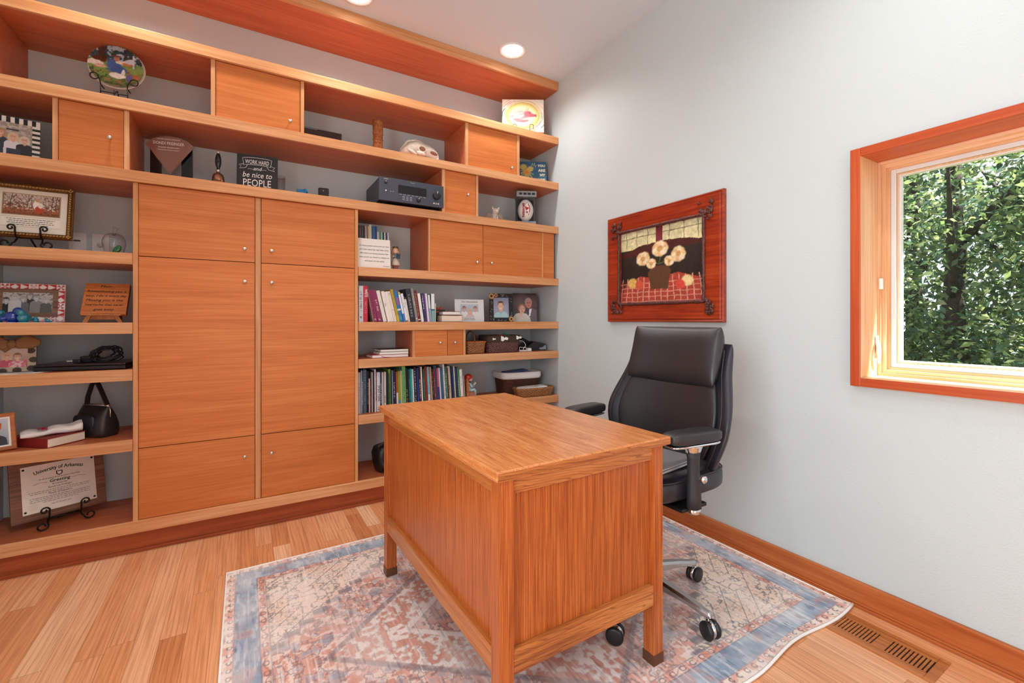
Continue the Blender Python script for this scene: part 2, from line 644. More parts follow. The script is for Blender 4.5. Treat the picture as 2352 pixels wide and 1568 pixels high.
def rasterize(nx, ny, layers, bg, asp, jit=0.0, seed=1):
    """colour field on a grid; u,v in 0..1, distances measured with u scaled by asp"""
    u, v = np.meshgrid(np.linspace(0, 1, nx), np.linspace(0, 1, ny))
    img = np.zeros((ny, nx, 3)) + np.array(lin(bg))
    if jit:
        uu = u + jit * (vnoise(u * 14, v * 14, seed) - 0.5)
        vv = v + jit * (vnoise(u * 14, v * 14, seed + 5) - 0.5)
    else:
        uu, vv = u, v
    for L in layers:
        k = L[0]
        if k == 'e':
            _, cx, cy, rx, ry, col = L[:6]
            soft = L[6] if len(L) > 6 else 0.12
            rot = L[7] if len(L) > 7 else 0.0
            dx, dy = (uu - cx) * asp, vv - cy
            a, b = dx * math.cos(rot) + dy * math.sin(rot), -dx * math.sin(rot) + dy * math.cos(rot)
            d = np.hypot(a / (rx * asp), b / ry)
            w = 1 - sstep(1 - soft, 1 + soft, d)
        elif k == 'p':
            _, poly, col = L[:3]
            w = inpoly(uu, vv, poly).astype(float)
        elif k == 'l':
            _, pts, wd, col = L[:4]
            d = segdist(uu * asp, vv, [(p[0] * asp, p[1]) for p in pts])
            w = 1 - sstep(wd * 0.7, wd * 1.3, d)
        elif k == 'g':
            _, v0, v1, ca, cb = L
            t = np.clip((v - v0) / (v1 - v0), 0, 1)[..., None]
            m = ((v >= min(v0, v1)) & (v <= max(v0, v1)))[..., None]
            img = np.where(m, np.array(lin(ca)) * (1 - t) + np.array(lin(cb)) * t, img)
            continue
        elif k == 'n':
            _, amp, scl = L[:3]
            f = fbm(u * scl * asp, v * scl, seed + int(scl), 3)
            img = img * (1 + amp * (f - 0.5) * 2)[..., None]
            continue
        elif k == 's':   # speckled patch: noise-thresholded colour inside v range
            _, v0, v1, scl, th, col = L
            f = fbm(u * scl * asp, v * scl, seed + int(scl * 3), 3)
            w = ((v >= v0) & (v <= v1) & (f > th)).astype(float) * 0.85
        img = img * (1 - w[..., None]) + np.array(lin(col)) * w[..., None]
    return np.clip(img, 0, 1)


def paint(w, h, n, layers, bg, jit=0.0, seed=1, z0=0.0, y=0.0, mask=None):
    """a flat picture facing -y, centred on x, standing on z0"""
    asp = w / h
    nx, ny = max(2, int(n * max(1, asp))), max(2, int(n / min(1, asp))) if asp < 1 else n
    if asp < 1:
        nx, ny = n, int(n / asp)
    img = rasterize(nx, ny, layers, bg, asp, jit, seed)
    mb = MB()
    vs = [(-w / 2 + w * i / (nx - 1), y, z0 + h * j / (ny - 1)) for j in range(ny) for i in range(nx)]
    fs, cs = [], []
    for j in range(ny - 1):
        for i in range(nx - 1):
            if mask and not mask((i + .5) / (nx - 1), (j + .5) / (ny - 1)):
                continue
            fs.append((j * nx + i, j * nx + i + 1, (j + 1) * nx + i + 1, (j + 1) * nx + i))
            cs.append([tuple(img[j, i]), tuple(img[j, i + 1]), tuple(img[j + 1, i + 1]), tuple(img[j + 1, i])])
    mb.add(vs, fs, cols=cs)
    return mb


def text(name, body, mat, parent, width=None, size=0.02, M4=None, shear=0.0, align='CENTER', maxh=None, thick=0.0, spacing=1.0, depth=0.0003, ys=1.0):
    """lettering standing in XZ facing -y, placed with M4"""
    cu = bpy.data.curves.new(name, 'FONT')
    cu.body = body
    cu.size = size
    cu.align_x = align
    cu.shear = shear
    cu.extrude = depth
    cu.offset = thick
    cu.space_character = spacing
    cu.resolution_u = 2
    ob = bpy.data.objects.new(name + '_curve', cu)
    me0 = ob.to_mesh()
    vs = [v.co.copy() for v in me0.vertices]
    fs = [list(p.vertices) for p in me0.polygons]
    ob.to_mesh_clear()
    bpy.data.objects.remove(ob)
    bpy.data.curves.remove(cu)
    if not vs:
        return None
    if width:
        x0, x1 = min(v.x for v in vs), max(v.x for v in vs)
        s = width / (x1 - x0)
        for v in vs:
            v.x *= s
            v.y *= s
    for v in vs:
        v.y *= ys
    mb = MB()
    mb.add(vs, fs, M=(M4 if M4 is not None else Matrix()) @ Rx(PI / 2))
    return mb


def ink(name, mbs, mat, parent):
    out = MB()
    for b in mbs:
        if b is not None:
            out.add(b.v, b.f)
    return out.build(name, mat, parent)


def spiral(c, r0, r1, a0, turns, n=26):
    return [(c[0] + (r0 + (r1 - r0) * i / n) * math.cos(a0 + turns * 2 * PI * i / n), c[1],
             c[2] + (r0 + (r1 - r0) * i / n) * math.sin(a0 + turns * 2 * PI * i / n)) for i in range(n + 1)]


# shelf geometry (metres; x=0 right wall, y=0 front of the shelves, z=0 floor)
XL, YB, ZC = -3.225, 0.414, 3.083
Z1, Z2, Z3, Z4, Z5, Z6, Z7, Z8 = 2.636, 2.271, 1.918, 1.503, 1.157, 0.923, 0.571, 0.159
TH = 0.055
XD0, XD1 = -2.648, -2.628      # left divider
XR0, XR1 = -1.573, -1.555      # right divider
YF, YBACK, YN = 0.0, YB, -5.3

# ------------------------------------------------------------------ setting
b = MB().box(XL - .2, .2, YN, YB + .2, -.06, 0)
struct(b.build('floor', M['floor']), 'warm oak strip floor running from the shelves to the camera', 'floor')
b = MB().box(XL - .2, .2, YN, YB + .2, ZC, ZC + .15)
struct(b.build('ceiling', M['ceil']), 'flat white ceiling above the bookshelves', 'ceiling')
WY0, WY1, WZ0, WZ1 = -3.22, -2.043, .918, 1.852     # window opening in the right wall
b = MB()
b.box(0, .2, WY1, YB + .2, 0, ZC)
b.box(0, .2, YN, WY0, 0, ZC)
b.box(0, .2, WY0, WY1, 0, WZ0)
b.box(0, .2, WY0, WY1, WZ1, ZC)
struct(b.build('wall_right', M['wall']), 'light grey textured wall with the picture and the window', 'wall')
b = MB().box(XL - .2, .2, YB, YB + .2, 0, ZC)
struct(b.build('wall_back', M['wall']), 'grey painted wall behind the bookshelves', 'wall')
LY0, LY1, LZ0, LZ1 = -3.5, -2.3, .25, 2.25
b = MB()
b.box(XL - .2, XL, LY1, YB + .2, 0, ZC)
b.box(XL - .2, XL, YN, LY0, 0, ZC)
b.box(XL - .2, XL, LY0, LY1, 0, LZ0)
b.box(XL - .2, XL, LY0, LY1, LZ1, ZC)
struct(b.build('wall_left', M['wall']), 'grey wall at the left end of the bookshelves', 'wall')
FX0, FX1 = -2.75, -.65
b = MB()
b.box(XL - .2, FX0, YN - .2, YN, 0, ZC)
b.box(FX1, .2, YN - .2, YN, 0, ZC)
b.box(FX0, FX1, YN - .2, YN, 0, LZ0)
b.box(FX0, FX1, YN - .2, YN, LZ1, ZC)
struct(b.build('wall_front', M['wall']), 'grey wall behind the camera', 'wall')

b = MB()
b.box(-.018, 0, YN, -0.005, 0, .1, .004)
b.box(-.032, -.018, YN, -0.005, 0, .012, .003)
b.box(-.027, -.018, YN, -0.005, .012, .02, .003)
struct(b.build('baseboard_right', M['base']), 'cherry baseboard along the foot of the right wall', 'baseboard')

# window 1: fir box casing, jambs, white sash, pane, crank
w = thing('window_1', 'fir framed casement window looking out on trees', 'window', (0, 0, 0))
w['kind'] = 'structure'
OY, OZ0, OZ1, NY = -2.025, .901, 1.868, -3.24
IY, IZ0, IZ1, NI = -2.061, .937, 1.834, -3.205
b = MB()
b.box(-.03, .14, IY, OY, OZ0, OZ1, .003)
b.box(-.03, .14, NY, NI, OZ0, OZ1, .003)
b.build('casing', M['fir_z'], w)
MB().box(-.03, .14, NI, IY, IZ1, OZ1, .003).build('head_casing', M['fir_y'], w)
MB().box(-.03, .14, NI, IY, OZ0, IZ0, .003).build('sill', M['fir_sunlit_y'], w)
MB().box(-.0312, -.0295, NI, IY, OZ0 + .001, IZ0 - .001).build('sill_face', M['fir_y'], w)
b = MB()
b.box(-.0275, .125, IY - .0015, IY, IZ0, IZ1)
b.build('jamb', M['fir_sunlit_z'], w)
b = MB()
st = [(.128, .0), (.128, .012), (.14, .014), (.142, .026), (.155, .028), (.156, .036), (.2, .036)]
for (x0, d0), (x1, d1) in zip(st[:-1], st[1:]):
    pass
for x0, d in ((.126, .012), (.14, .026), (.154, .036)):
    b.box(x0, .2, IY - d, IY, IZ0, IZ1, 0)
    b.box(x0, .2, NI, NI + d, IZ0, IZ1, 0)
b.build('stop_upright', M['fir_sunlit_z'], w)
b = MB()
for x0, d in ((.126, .012), (.14, .026), (.154, .036)):
    b.box(x0, .2, NI + d, IY - d, IZ1 - d, IZ1, 0)
    b.box(x0, .2, NI + d, IY - d, IZ0, IZ0 + d, 0)
b.build('stop_rail', M['fir_sunlit_y'], w)
sy0, sy1, sz0, sz1 = NI + .036, IY - .036, IZ0 + .036, IZ1 - .036
b = MB()
def rectframe(b, x0, x1, y0, y1, z0, z1, d, **k):
    b.box(x0, x1, y1 - d, y1, z0, z1, .002, **k)
    b.box(x0, x1, y0, y0 + d, z0, z1, .002, **k)
    b.box(x0, x1, y0 + d, y1 - d, z1 - d, z1, .002, **k)
    b.box(x0, x1, y0 + d, y1 - d, z0, z0 + d, .002, **k)
rectframe(b, .158, .2, sy0, sy1, sz0, sz1, .017)
rectframe(b, .172, .2, sy0 + .017, sy1 - .017, sz0 + .017, sz1 - .017, .012)
b.build('sash', M['white'], w)
b = MB()
rectframe(b, .166, .2, sy0 + .0175, sy1 - .0175, sz0 + .0175, sz1 - .0175, .006)
b.build('sash_bead', M['fir_sunlit_z'], w)
MB().box(.184, .187, sy0 + .028, sy1 - .028, sz0 + .028, sz1 - .028).build('pane', M['pane'], w)
b = MB()
b.box(.10, .128, -2.075, -2.066, 1.03, 1.075, .003)
b.tube([(.095, -2.073, 1.075), (.088, -2.08, 1.06), (.085, -2.083, 1.035), (.092, -2.08, 1.005), (.098, -2.077, .99)], [.006, .008, .008, .006, .004], 8)
b.box(.10, .112, -2.073, -2.064, 1.07, 1.105, .002)
b.build('lock_lever', M['whiteplastic'], w)
MB().box(.12, .136, -2.08, -2.07, 1.30, 1.345, .002).build('catch', M['whiteplastic'], w)

# unseen window assumed in the left wall, added for daylight from the left
w2 = thing('assumed_window', 'wide unseen window assumed in the left wall for daylight', 'window')
w2['kind'] = 'structure'
b = MB()
rectframe(b, XL - .12, XL + .02, LY0, LY1, LZ0, LZ1, .05)
b.box(XL - .1, XL - .04, (LY0 + LY1) / 2 - .03, (LY0 + LY1) / 2 + .03, LZ0, LZ1)
b.build('frame', M['fir_y'], w2)
MB().box(XL - .08, XL - .075, LY0 + .05, LY1 - .05, LZ0 + .05, LZ1 - .05).build('pane', M['pane'], w2)

w3 = thing('fill_window', 'wide window added behind the camera for fill light', 'window')  # unseen window, added to throw fill light at the shelves
w3['kind'] = 'structure'
b = MB()
for x0, x1, z0, z1 in ((FX0, FX0 + .05, LZ0, LZ1), (FX1 - .05, FX1, LZ0, LZ1), (FX0 + .05, FX1 - .05, LZ0, LZ0 + .05), (FX0 + .05, FX1 - .05, LZ1 - .05, LZ1), (-1.73, -1.67, LZ0 + .05, LZ1 - .05)):
    b.box(x0, x1, YN - .12, YN + .02, z0, z1, .002)
b.build('frame', M['fir_z'], w3)
MB().box(FX0 + .05, FX1 - .05, YN - .08, YN - .075, LZ0 + .05, LZ1 - .05).build('pane', M['pane'], w3)

# unseen slab added outside to keep sun patches off the room floor
b = MB().box(.2, .74, -7, 4, 3.1, 3.25)
struct(b.build('sun_blocker_1', M['fir_y']), 'unseen sun blocker added outside above the window', 'sun blocker')

# ------------------------------------------------------------------ built-in shelving
def board(label, x0, x1, z, y1=YB - .002, th=TH, group=None):
    o = thing('shelf_board', label, 'shelf', ((x0 + x1) / 2, 0, z - th), 0, 'long cherry shelf boards')
    w = x1 - x0
    MB().box(-w / 2, w / 2, .02, y1, .001, th, 0).build('panel', M['veneer_r'], o)
    MB().box(-w / 2, w / 2, 0, .02, 0, th + .001, .002).build('edge_band', M['nosing'], o)
    return o

E1 = -.002
EL = XL + .002
board('topmost shelf board tight under the white ceiling', EL, E1, ZC - .001, th=.066)
board('shelf board carrying the pig painting, second from the ceiling', EL, E1, Z1)
board('shelf board carrying the round plate and the skull', EL, E1, Z2)
board('shelf board carrying the receiver and the fan-shaped award, above the tall cabinet', EL, E1, Z3)
for z, nl, nr in ((Z4, 'under the gold framed print, left of the cabinet', 'under the wide pair of cupboard doors, right of the cabinet'),
                  (Z5, 'under the quilt pattern frame and glass birds', 'under the leaning row of books and family photographs'),
                  (Z6, 'under the closed laptop, left of the cabinet', 'under the small drawers, baskets and telephone'),
                  (Z7, 'under the black handbag and red book', 'under the long row of books behind the desk')):
    board('shelf board ' + nl, EL, XD0 - .0005, z)
    board('shelf board ' + nr, XR1 + .0005, E1, z)
o = board('lowest shelf board, under the diploma and the tall cabinet', EL, E1, Z8)
b = MB()
b.box(EL, E1, .03, .05, 0, Z8 - TH - .001, 0)
b.box(EL, E1, .018, .03, 0, .016, .003)
tag(b.build('plinth', M['base_x']), 'dark cherry toe kick under the lowest shelf', 'plinth')


def knob(parent, x, y, z):
    b = MB().lathe([(.0035, 0), (.0035, .014), (.008, .015), (.0095, .02), (.008, .025), (.0, .0258)], 14)
    b.xf(T(x, y, z) @ Rx(PI / 2))
    return b.build('knob', M['nickel'], parent)


def door(parent, x0, x1, z0, z1, kx=None, kz=None, y=.022, mat='veneer', g=.0018):
    d = MB().box(x0 + g, x1 - g, y, y + .019, z0 + g, z1 - g, .0012).build('door', M[mat], parent)
    if kx is not None:
        knob(d, kx, y, kz)
    return d


def upright(parent, x0, x1, z0, z1, name='side_panel'):
    MB().box(x0, x1, .034, YB - .003, z0 + .0005, z1 - .0005).build(name, M['veneer_r'], parent)
    MB().box(x0, x1, .018, .034, z0 + .0005, z1 - .0005, .001).build('edge_strip', M['nosing_z'], parent)


def cab(label, loc=(0, 0, 0)):
    return thing('wall_cupboard', label, 'cupboard', loc, 0, 'small cupboards built between the shelves')


B = lambda z: z - TH      # underside of the board at z
# row between Z1 and Z2
c = cab('large cupboard below the ceiling shelves, right of the round plate')
upright(c, -2.323, -2.303, Z2, B(Z1)); upright(c, -1.883, -1.864, Z2, B(Z1))
door(c, -2.303, -1.883, Z2, B(Z1), -1.938, 2.328)
c = cab('square cupboard right of the skull, under the pig painting shelf')
upright(c, -.813, -.792, Z2, B(Z1)); upright(c, -.382, -.359, Z2, B(Z1))
door(c, -.792, -.382, Z2, B(Z1), -.433, 2.319)
c = thing('end_panel', 'reddish wooden end panel at the far left, beside the round plate', 'panel')
upright(c, EL + .001, -3.135, Z2, B(Z1), 'panel')
# row between Z2 and Z3
c = cab('square cupboard between the striped photo frame and the fan-shaped award')
upright(c, -2.94, -2.921, Z3, B(Z2)); upright(c, -2.682, -2.662, Z3, B(Z2))
door(c, -2.921, -2.682, Z3, B(Z2), -2.734, 2.064)
c = cab('narrow cupboard right of the stereo receiver')
upright(c, -.992, -.969, Z3, B(Z2)); upright(c, -.73, -.712, Z3, B(Z2))
door(c, -.969, -.73, Z3, B(Z2), -.798, 2.063)
# wide pair right of the tall cabinet
c = cab('wide two-door cupboard under the pig figurine and boxed football')
upright(c, -1.09, -1.078, Z4, B(Z3)); upright(c, -.15, -.139, Z4, B(Z3))
door(c, -1.078, -.67, Z4, B(Z3), -.726, 1.587)
door(c, -.67, -.139, Z4, B(Z3), -.608, 1.589)
MB().box(-.139, -.03, .022, .041, Z4 + .001, B(Z3) - .001, .001).build('filler_strip', M['veneer'], c)
# two little doors
c = cab('low cupboard with two small doors beside the splint basket')
upright(c, -1.203, -1.185, Z6, B(Z5)); upright(c, -.83, -.813, Z6, B(Z5))
door(c, -1.185, -.95, Z6, B(Z5), -1.01, 1.014)
door(c, -.95, -.83, Z6, B(Z5), -.899, 1.014)
# tall cabinet
c = thing('tall_cabinet', 'tall cherry cabinet with six flat doors in the middle of the shelves', 'cabinet')
ZT = B(Z3)
upright(c, XD0, XD1, Z8, ZT); upright(c, XR0, XR1, Z8, ZT)
MB().box(-2.115, -2.087, .03, YB - .003, Z8 + .001, ZT - .001).build('centre_post', M['nosing_z'], c)
ZU, ZL = 1.494, .521
for x0, x1, k0 in ((XD1, -2.116, -2.166), (-2.086, XR0, -2.034)):
    door(c, x0, x1, ZU, ZT, k0, 1.565, mat='veneer')
    door(c, x0, x1, ZL, ZU, k0, 1.383, mat='veneer')
    door(c, x0, x1, Z8, ZL, k0, .412, mat='veneer')

# wall plates behind the glass apple
for x, lab, kind in ((-2.945, 'white outlet plate with slider switch half behind the gold frame', 0), (-2.85, 'white wall plate with round dial behind the glass apple', 1)):
    p = thing('wall_plate', lab, 'outlet', (x, YB, 1.585), 0, 'wall plates on the back wall')
    MB().box(-.036, .036, -.006, 0, -.06, .06, .002).build('plate', M['whiteplastic'], p)
    if kind:
        MB().box(-.017, .017, -.009, -.005, -.035, .035, .001).build('insert', M['whiteplastic'], p)
        MB().lathe([(.014, 0), (.012, .012), (0, .0125)], 16, T(0, -.009, 0) @ Rx(PI / 2)).build('dial', M['white'], p)
    else:
        MB().box(-.017, .017, -.010, -.005, -.035, .035, .001).build('insert', M['whiteplastic'], p)
        MB().box(-.013, .013, -.016, -.009, .012, .02, .001).build('slider', M['greyink'], p)

# downlights: one in view, those out of frame assumed and added for room light
def downlight(x, y, label, energy):
    d = thing('downlight', label, 'ceiling light', (x, y, ZC), 0, 'recessed ceiling downlights')
    MB().lathe([(.098, 0), (.096, -.006), (.086, -.008), (.078, -.003), (.074, 0)], 40).build('trim_ring', M['whiteplastic'], d)
    MB().lathe([(.072, -.0005), (.055, -.004), (.0, -.006)], 32).build('lens', M['lamp'], d)
    l = bpy.data.lights.new('downlight_bulb', 'SPOT')
    l.energy = energy
    l.spot_size = R(155)
    l.spot_blend = .8
    l.shadow_soft_size = .05
    l.color = (1.0, .98, .955)
    lo = bpy.data.objects.new('downlight_bulb', l)
    COL.objects.link(lo)
    lo.location = (x, y, ZC - .03)


EN = 48
downlight(-.536, -.17, 'glowing recessed ceiling light above the pig painting', EN)
downlight(-1.6, -.17, 'assumed recessed ceiling light above the tall cabinet, out of frame', EN)
downlight(-2.66, -.17, 'assumed recessed ceiling light above the round plate, out of frame', EN)
downlight(-.75, -2.35, 'assumed recessed ceiling light near the window, out of frame', EN * 1.1)
downlight(-2.3, -2.0, 'assumed recessed ceiling light over the middle of the room, out of frame', EN * 1.3)
downlight(-1.5, -4.2, 'assumed recessed ceiling light behind the camera, out of frame', EN * 1.3)

# ------------------------------------------------------------------ light from outside, camera
wd = bpy.data.worlds.new('sky')
SC.world = wd
wd.use_nodes = True
nt = wd.node_tree
nt.nodes.clear()
wo = nt.nodes.new('ShaderNodeOutputWorld')
bg = nt.nodes.new('ShaderNodeBackground')
tc = nt.nodes.new('ShaderNodeTexCoord')
sp = nt.nodes.new('ShaderNodeSeparateXYZ')
rp = nt.nodes.new('ShaderNodeValToRGB')
rp.color_ramp.elements[0].position = .45
rp.color_ramp.elements[0].color = (.95, .97, 1.0, 1)
rp.color_ramp.elements[1].position = 1.0
rp.color_ramp.elements[1].color = (.55, .72, 1.0, 1)
mp = nt.nodes.new('ShaderNodeMath'); mp.operation = 'MULTIPLY_ADD'
mp.inputs[1].default_value = .5; mp.inputs[2].default_value = .5
nt.links.new(tc.outputs['Generated'], sp.inputs[0])
nt.links.new(sp.outputs[2], mp.inputs[0])
nt.links.new(mp.outputs[0], rp.inputs[0])
nt.links.new(rp.outputs[0], bg.inputs[0])
bg.inputs[1].default_value = 2.3
nt.links.new(bg.outputs[0], wo.inputs[0])


def arealight(name, loc, rot, sx, sy, e, col=(1, 1, 1), spread=None):
    l = bpy.data.lights.new(name, 'AREA')
    l.shape = 'RECTANGLE'
    l.size, l.size_y = sx, sy
    l.energy = e
    l.color = col
    if spread: l.spread = spread
    o = bpy.data.objects.new(name, l)
    COL.objects.link(o)
    o.location = loc
    o.rotation_euler = rot
    return o


# area lamps added in the unseen window openings: left assumed daylight, rear fill
arealight('added_area_lamp', (XL - .15, (LY0 + LY1) / 2, (LZ0 + LZ1) / 2), (0, -PI / 2, 0), LZ1 - LZ0 - .1, LY1 - LY0 - .1, 92, (.90, .96, 1.0))
arealight('added_area_lamp', ((FX0 + FX1) / 2, YN - .15, (LZ0 + LZ1) / 2), (PI / 2, 0, 0), FX1 - FX0 - .1, LZ1 - LZ0 - .1, 20, (.90, .96, 1.0))
sun = bpy.data.lights.new('sun', 'SUN')
sun.energy = 50.0
sun.angle = R(1.5)
sun.color = (1.0, .98, .96)
so = bpy.data.objects.new('sun', sun)
COL.objects.link(so)
so.rotation_euler = Vector((-.32, .55, -1.0)).to_track_quat('-Z', 'Y').to_euler()

cam = bpy.data.cameras.new('camera')
cam.sensor_fit = 'HORIZONTAL'
cam.sensor_width = 36.0
cam.lens = 1026 / 2352 * 36.0
cam.shift_y = -49 / 2352
cam.clip_start = .05
co = bpy.data.objects.new('camera', cam)
COL.objects.link(co)
co.location = (-2.17, -2.886, 1.17)
co.rotation_euler = (PI / 2, 0, -math.atan2(.5147, .8574))
SC.camera = co
SC.view_settings.view_transform = 'Standard'
SC.view_settings.look = 'None'
SC.view_settings.gamma = 1.0
SC.view_settings.use_curve_mapping = False
SC.view_settings.exposure = -0.52
SC.cycles.max_bounces = 8
SC.cycles.diffuse_bounces = 5
SC.cycles.glossy_bounces = 3
SC.cycles.transmission_bounces = 4
SC.cycles.transparent_max_bounces = 12

# ------------------------------------------------------------------ rug
def make_rug():
    X0, X1, Y0, Y1 = -2.238, -.040, -2.035, -.452
    W, H = X1 - X0, Y1 - Y0
    st = .003
    nx, ny = int(W / st), int(H / st)
    gx, gy = np.meshgrid(np.linspace(0, W, nx), np.linspace(0, H, ny))
    ex = np.minimum(gx, W - gx)
    ey = np.minimum(gy, H - gy)
    e = np.minimum(ex, ey)
    cx, cy = np.abs(gx - W / 2), np.abs(gy - H / 2)      # folded: the pattern mirrors about the centre

    def C(h): return np.array(lin(h))

    def mixc(img, w, c):
        w = np.clip(w, 0, 1)[..., None]
        return img * (1 - w) + C(c) * w

    n1 = fbm(gx * 9, gy * 9, 11, 4)
    n2 = fbm(gx * 26, gy * 26, 21, 3)
    n3 = fbm(gx * 60, gy * 22, 31, 3)
    fold = fbm(cx * 32 + 3, cy * 32 + 7, 41, 3)
    fold2 = fbm(cx * 58 + 9, cy * 58 + 1, 51, 2)
    fold3 = fbm(cx * 11 + 5, cy * 11 + 2, 61, 3)
    line = 1 - sstep(.028, .060, np.abs(fold - .5))
    line2 = 1 - sstep(.05, .10, np.abs(fold2 - .47))
    img = np.zeros((ny, nx, 3)) + C('e9cdbf')
    # coral field
    img = mixc(img, np.ones_like(gx), 'd9a392')
    img = mixc(img, sstep(.45, .7, fold3), 'd0937f')
    img = mixc(img, sstep(.52, .6, fold2) * .7, 'efe0d8')
    img = mixc(img, sstep(.60, .66, fold) * .6, '9aa6b8')
    img = mixc(img, line * .6, '5a5260')
    # pale hexagon with coral flowers
    hx = cx / .80 + cy / .62
    pal = (hx < .98)
    img = np.where(pal[..., None], mixc(np.zeros_like(img) + C('ecdfd8'), sstep(.46, .56, fold2), 'd08d78'), img)
    img = mixc(img, pal * line2 * .35, '9a7a78')
    rim = (1 - sstep(.008, .016, np.abs(hx - .98) * .5))
    img = mixc(img, rim * .7, '7a6a72')
    # red and navy medallion in the middle
    med = (cx / .52 + cy / .40)
    r1 = med < .98
    img = np.where(r1[..., None], mixc(np.zeros_like(img) + C('c98478'), sstep(.45, .6, fold), 'dcb4a8'), img)
    img = mixc(img, r1 * line * .8, '4c4a5c')
    r2 = np.maximum(cx / .34, cy / .20) + .35 * np.minimum(cx / .34, cy / .2)
    nv = (r2 < 1.0)
    img = np.where(nv[..., None], mixc(np.zeros_like(img) + C('4a5568'), sstep(.5, .62, fold), '98a6b8'), img)
    img = mixc(img, nv * sstep(.56, .6, fold2) * .8, 'c48a80')
    rose = np.hypot(cx, cy) < .07
    img = mixc(img, rose * .9, 'c98a7a')
    img = mixc(img, (1 - sstep(.010, .020, np.abs(med - .98) * .4)) * .9, 'efe6e0')
    # small blue motifs outside the medallion
    mot = (np.abs(np.mod(cx, .22) - .11) + np.abs(np.mod(cy, .2) - .1)) < .034
    img = mixc(img, mot * (hx > 1.0) * .55, '8a9ab0')
    # cream spandrels in the four corners, stepped edge
    bx = .138
    dxc, dyc = ex - bx, ey - bx
    stepn = np.floor((dxc + .0) / .055) * .055
    sp_ = (dxc > 0) & (dyc > 0) & ((stepn / .62 + dyc / .50) < 1.0)
    cream = np.zeros_like(img) + C('e8d6c6')
    cream = mixc(cream, sstep(.4, .7, n1), 'e6c9b4')
    cream = mixc(cream, line * (fold3 < .55) * .8, '58565e')
    cream = mixc(cream, (1 - sstep(.03, .07, np.abs(fold2 - .5))) * (fold3 > .5) * .6, '5a5860')
    stripe = (np.mod(dxc + dyc, .085) < .006) & (fold3 > .5)
    cream = mixc(cream, stripe * .8, '55586a')
    img = np.where(sp_[..., None], cream, img)
    edge = (1 - sstep(.010, .022, np.abs(stepn / .62 + dyc / .50 - 1.0) * .5)) * (dxc > 0) * (dyc > 0)
    img = mixc(img, edge * .8, '6a6470')
    # borders
    pos = np.where(ex < ey, gy, gx)
    g1 = (e > .118) & (e < .150)
    bcol = mixc(np.zeros_like(img) + C('eccdbf'), sstep(.45, .6, fbm(gx * 40, gy * 40, 71, 2)), 'd98f78')
    wig = np.abs(np.hypot(np.mod(pos, .05) - .025, (e - .134) * 1.3) - .011)
    bcol = mixc(bcol, (1 - sstep(.0015, .0035, wig)) * (np.mod(pos, .05) < .036) * .85, '5a5662')
    bcol = mixc(bcol, (1 - sstep(.0015, .003, np.abs(e - .134 - .010 * np.sin(pos * 2 * PI / .1)))) * .6, '6a6068')
    img = np.where(g1[..., None], bcol, img)
    img = mixc(img, (1 - sstep(.0015, .004, np.abs(e - .150))) * .8, '8a8088')
    blue = (e > .036) & (e <= .118)
    bl = np.zeros_like(img) + C('829ab2')
    bl = mixc(bl, sstep(.42, .7, n1), 'aabccb')
    bl = mixc(bl, sstep(.55, .75, n2) * .7, '5a7590')
    bl = mixc(bl, sstep(.58, .7, n3) * .5, 'ccd6de')
    bl = mixc(bl, sstep(.66, .72, fbm(gx * 12, gy * 12, 81, 3)) * .5, 'b88478')
    bl = mixc(bl, (1 - sstep(.008, .02, np.abs(fbm(gx * 14, gy * 14, 91, 2) - .5))) * .35, 'b9857c')
    img = np.where(blue[..., None], bl, img)
    img = mixc(img, (1 - sstep(.0015, .0035, np.abs(e - .118))) * .7, '55607a')
    g0 = e <= .036
    oc = np.zeros_like(img) + C('efdfd2')
    oc = mixc(oc, sstep(.46, .58, fbm(gx * 50, gy * 50, 77, 2)) * .8, 'dc9a86')
    wig = np.abs(np.hypot(np.mod(pos, .04) - .02, (e - .024) * 1.2) - .009)
    oc = mixc(oc, (1 - sstep(.0015, .0032, wig)) * (np.mod(pos, .04) < .027) * (e > .012) * .85, '4c4a58')
    img = np.where(g0[..., None], oc, img)
    img = mixc(img, (1 - sstep(.001, .003, np.abs(e - .036))) * .8, 'b8847a')
    # worn patches and the thread lines of the weave
    worn = sstep(.42, .72, fbm(gx * 7, gy * 7, 101, 4))
    img = mixc(img, .10 + worn * .30, 'efe8e4')
    thr = vnoise(gx * 130, gy * 9, 111)
    img = mixc(img, sstep(.66, .86, thr) * (.22 + .25 * n1), 'f4eee8')
    thr2 = vnoise(gx * 140 + 7, gy * 14, 121)
    img = mixc(img, sstep(.80, .93, thr2) * .34, '55586a')
    img = np.clip(img, 0, 1)
    # mesh
    zz = .008 + .0006 * (n2 - .5)
    yy = gy + Y0
    wav = np.clip((.10 - gy) / .10, 0, 1) ** 2
    yy = yy + wav * .011 * np.sin(gx * 11.0 + .6)
    zz = zz + wav * (.004 + .004 * np.sin(gx * 11.0 + 2.0)) * sstep(.3, .9, gx / W)
    vs = np.stack([gx + X0, yy, zz], -1).reshape(-1, 3)
    ii = np.arange(nx * ny).reshape(ny, nx)
    fs = np.stack([ii[:-1, :-1], ii[:-1, 1:], ii[1:, 1:], ii[1:, :-1]], -1).reshape(-1, 4)
    me = bpy.data.meshes.new('rug')
    me.vertices.add(len(vs)); me.vertices.foreach_set('co', vs.ravel())
    me.loops.add(len(fs) * 4); me.loops.foreach_set('vertex_index', fs.ravel().astype(np.int32))
    me.polygons.add(len(fs)); me.polygons.foreach_set('loop_start', np.arange(0, len(fs) * 4, 4, dtype=np.int32))
    me.update(calc_edges=True)
    at = me.color_attributes.new('Col', 'FLOAT_COLOR', 'POINT')
    at.data.foreach_set('color', np.concatenate([img.reshape(-1, 3), np.ones((nx * ny, 1))], 1).ravel())
    m = NT('worn woven rug')
    bs = m.bsdf(.9, 0, .15)
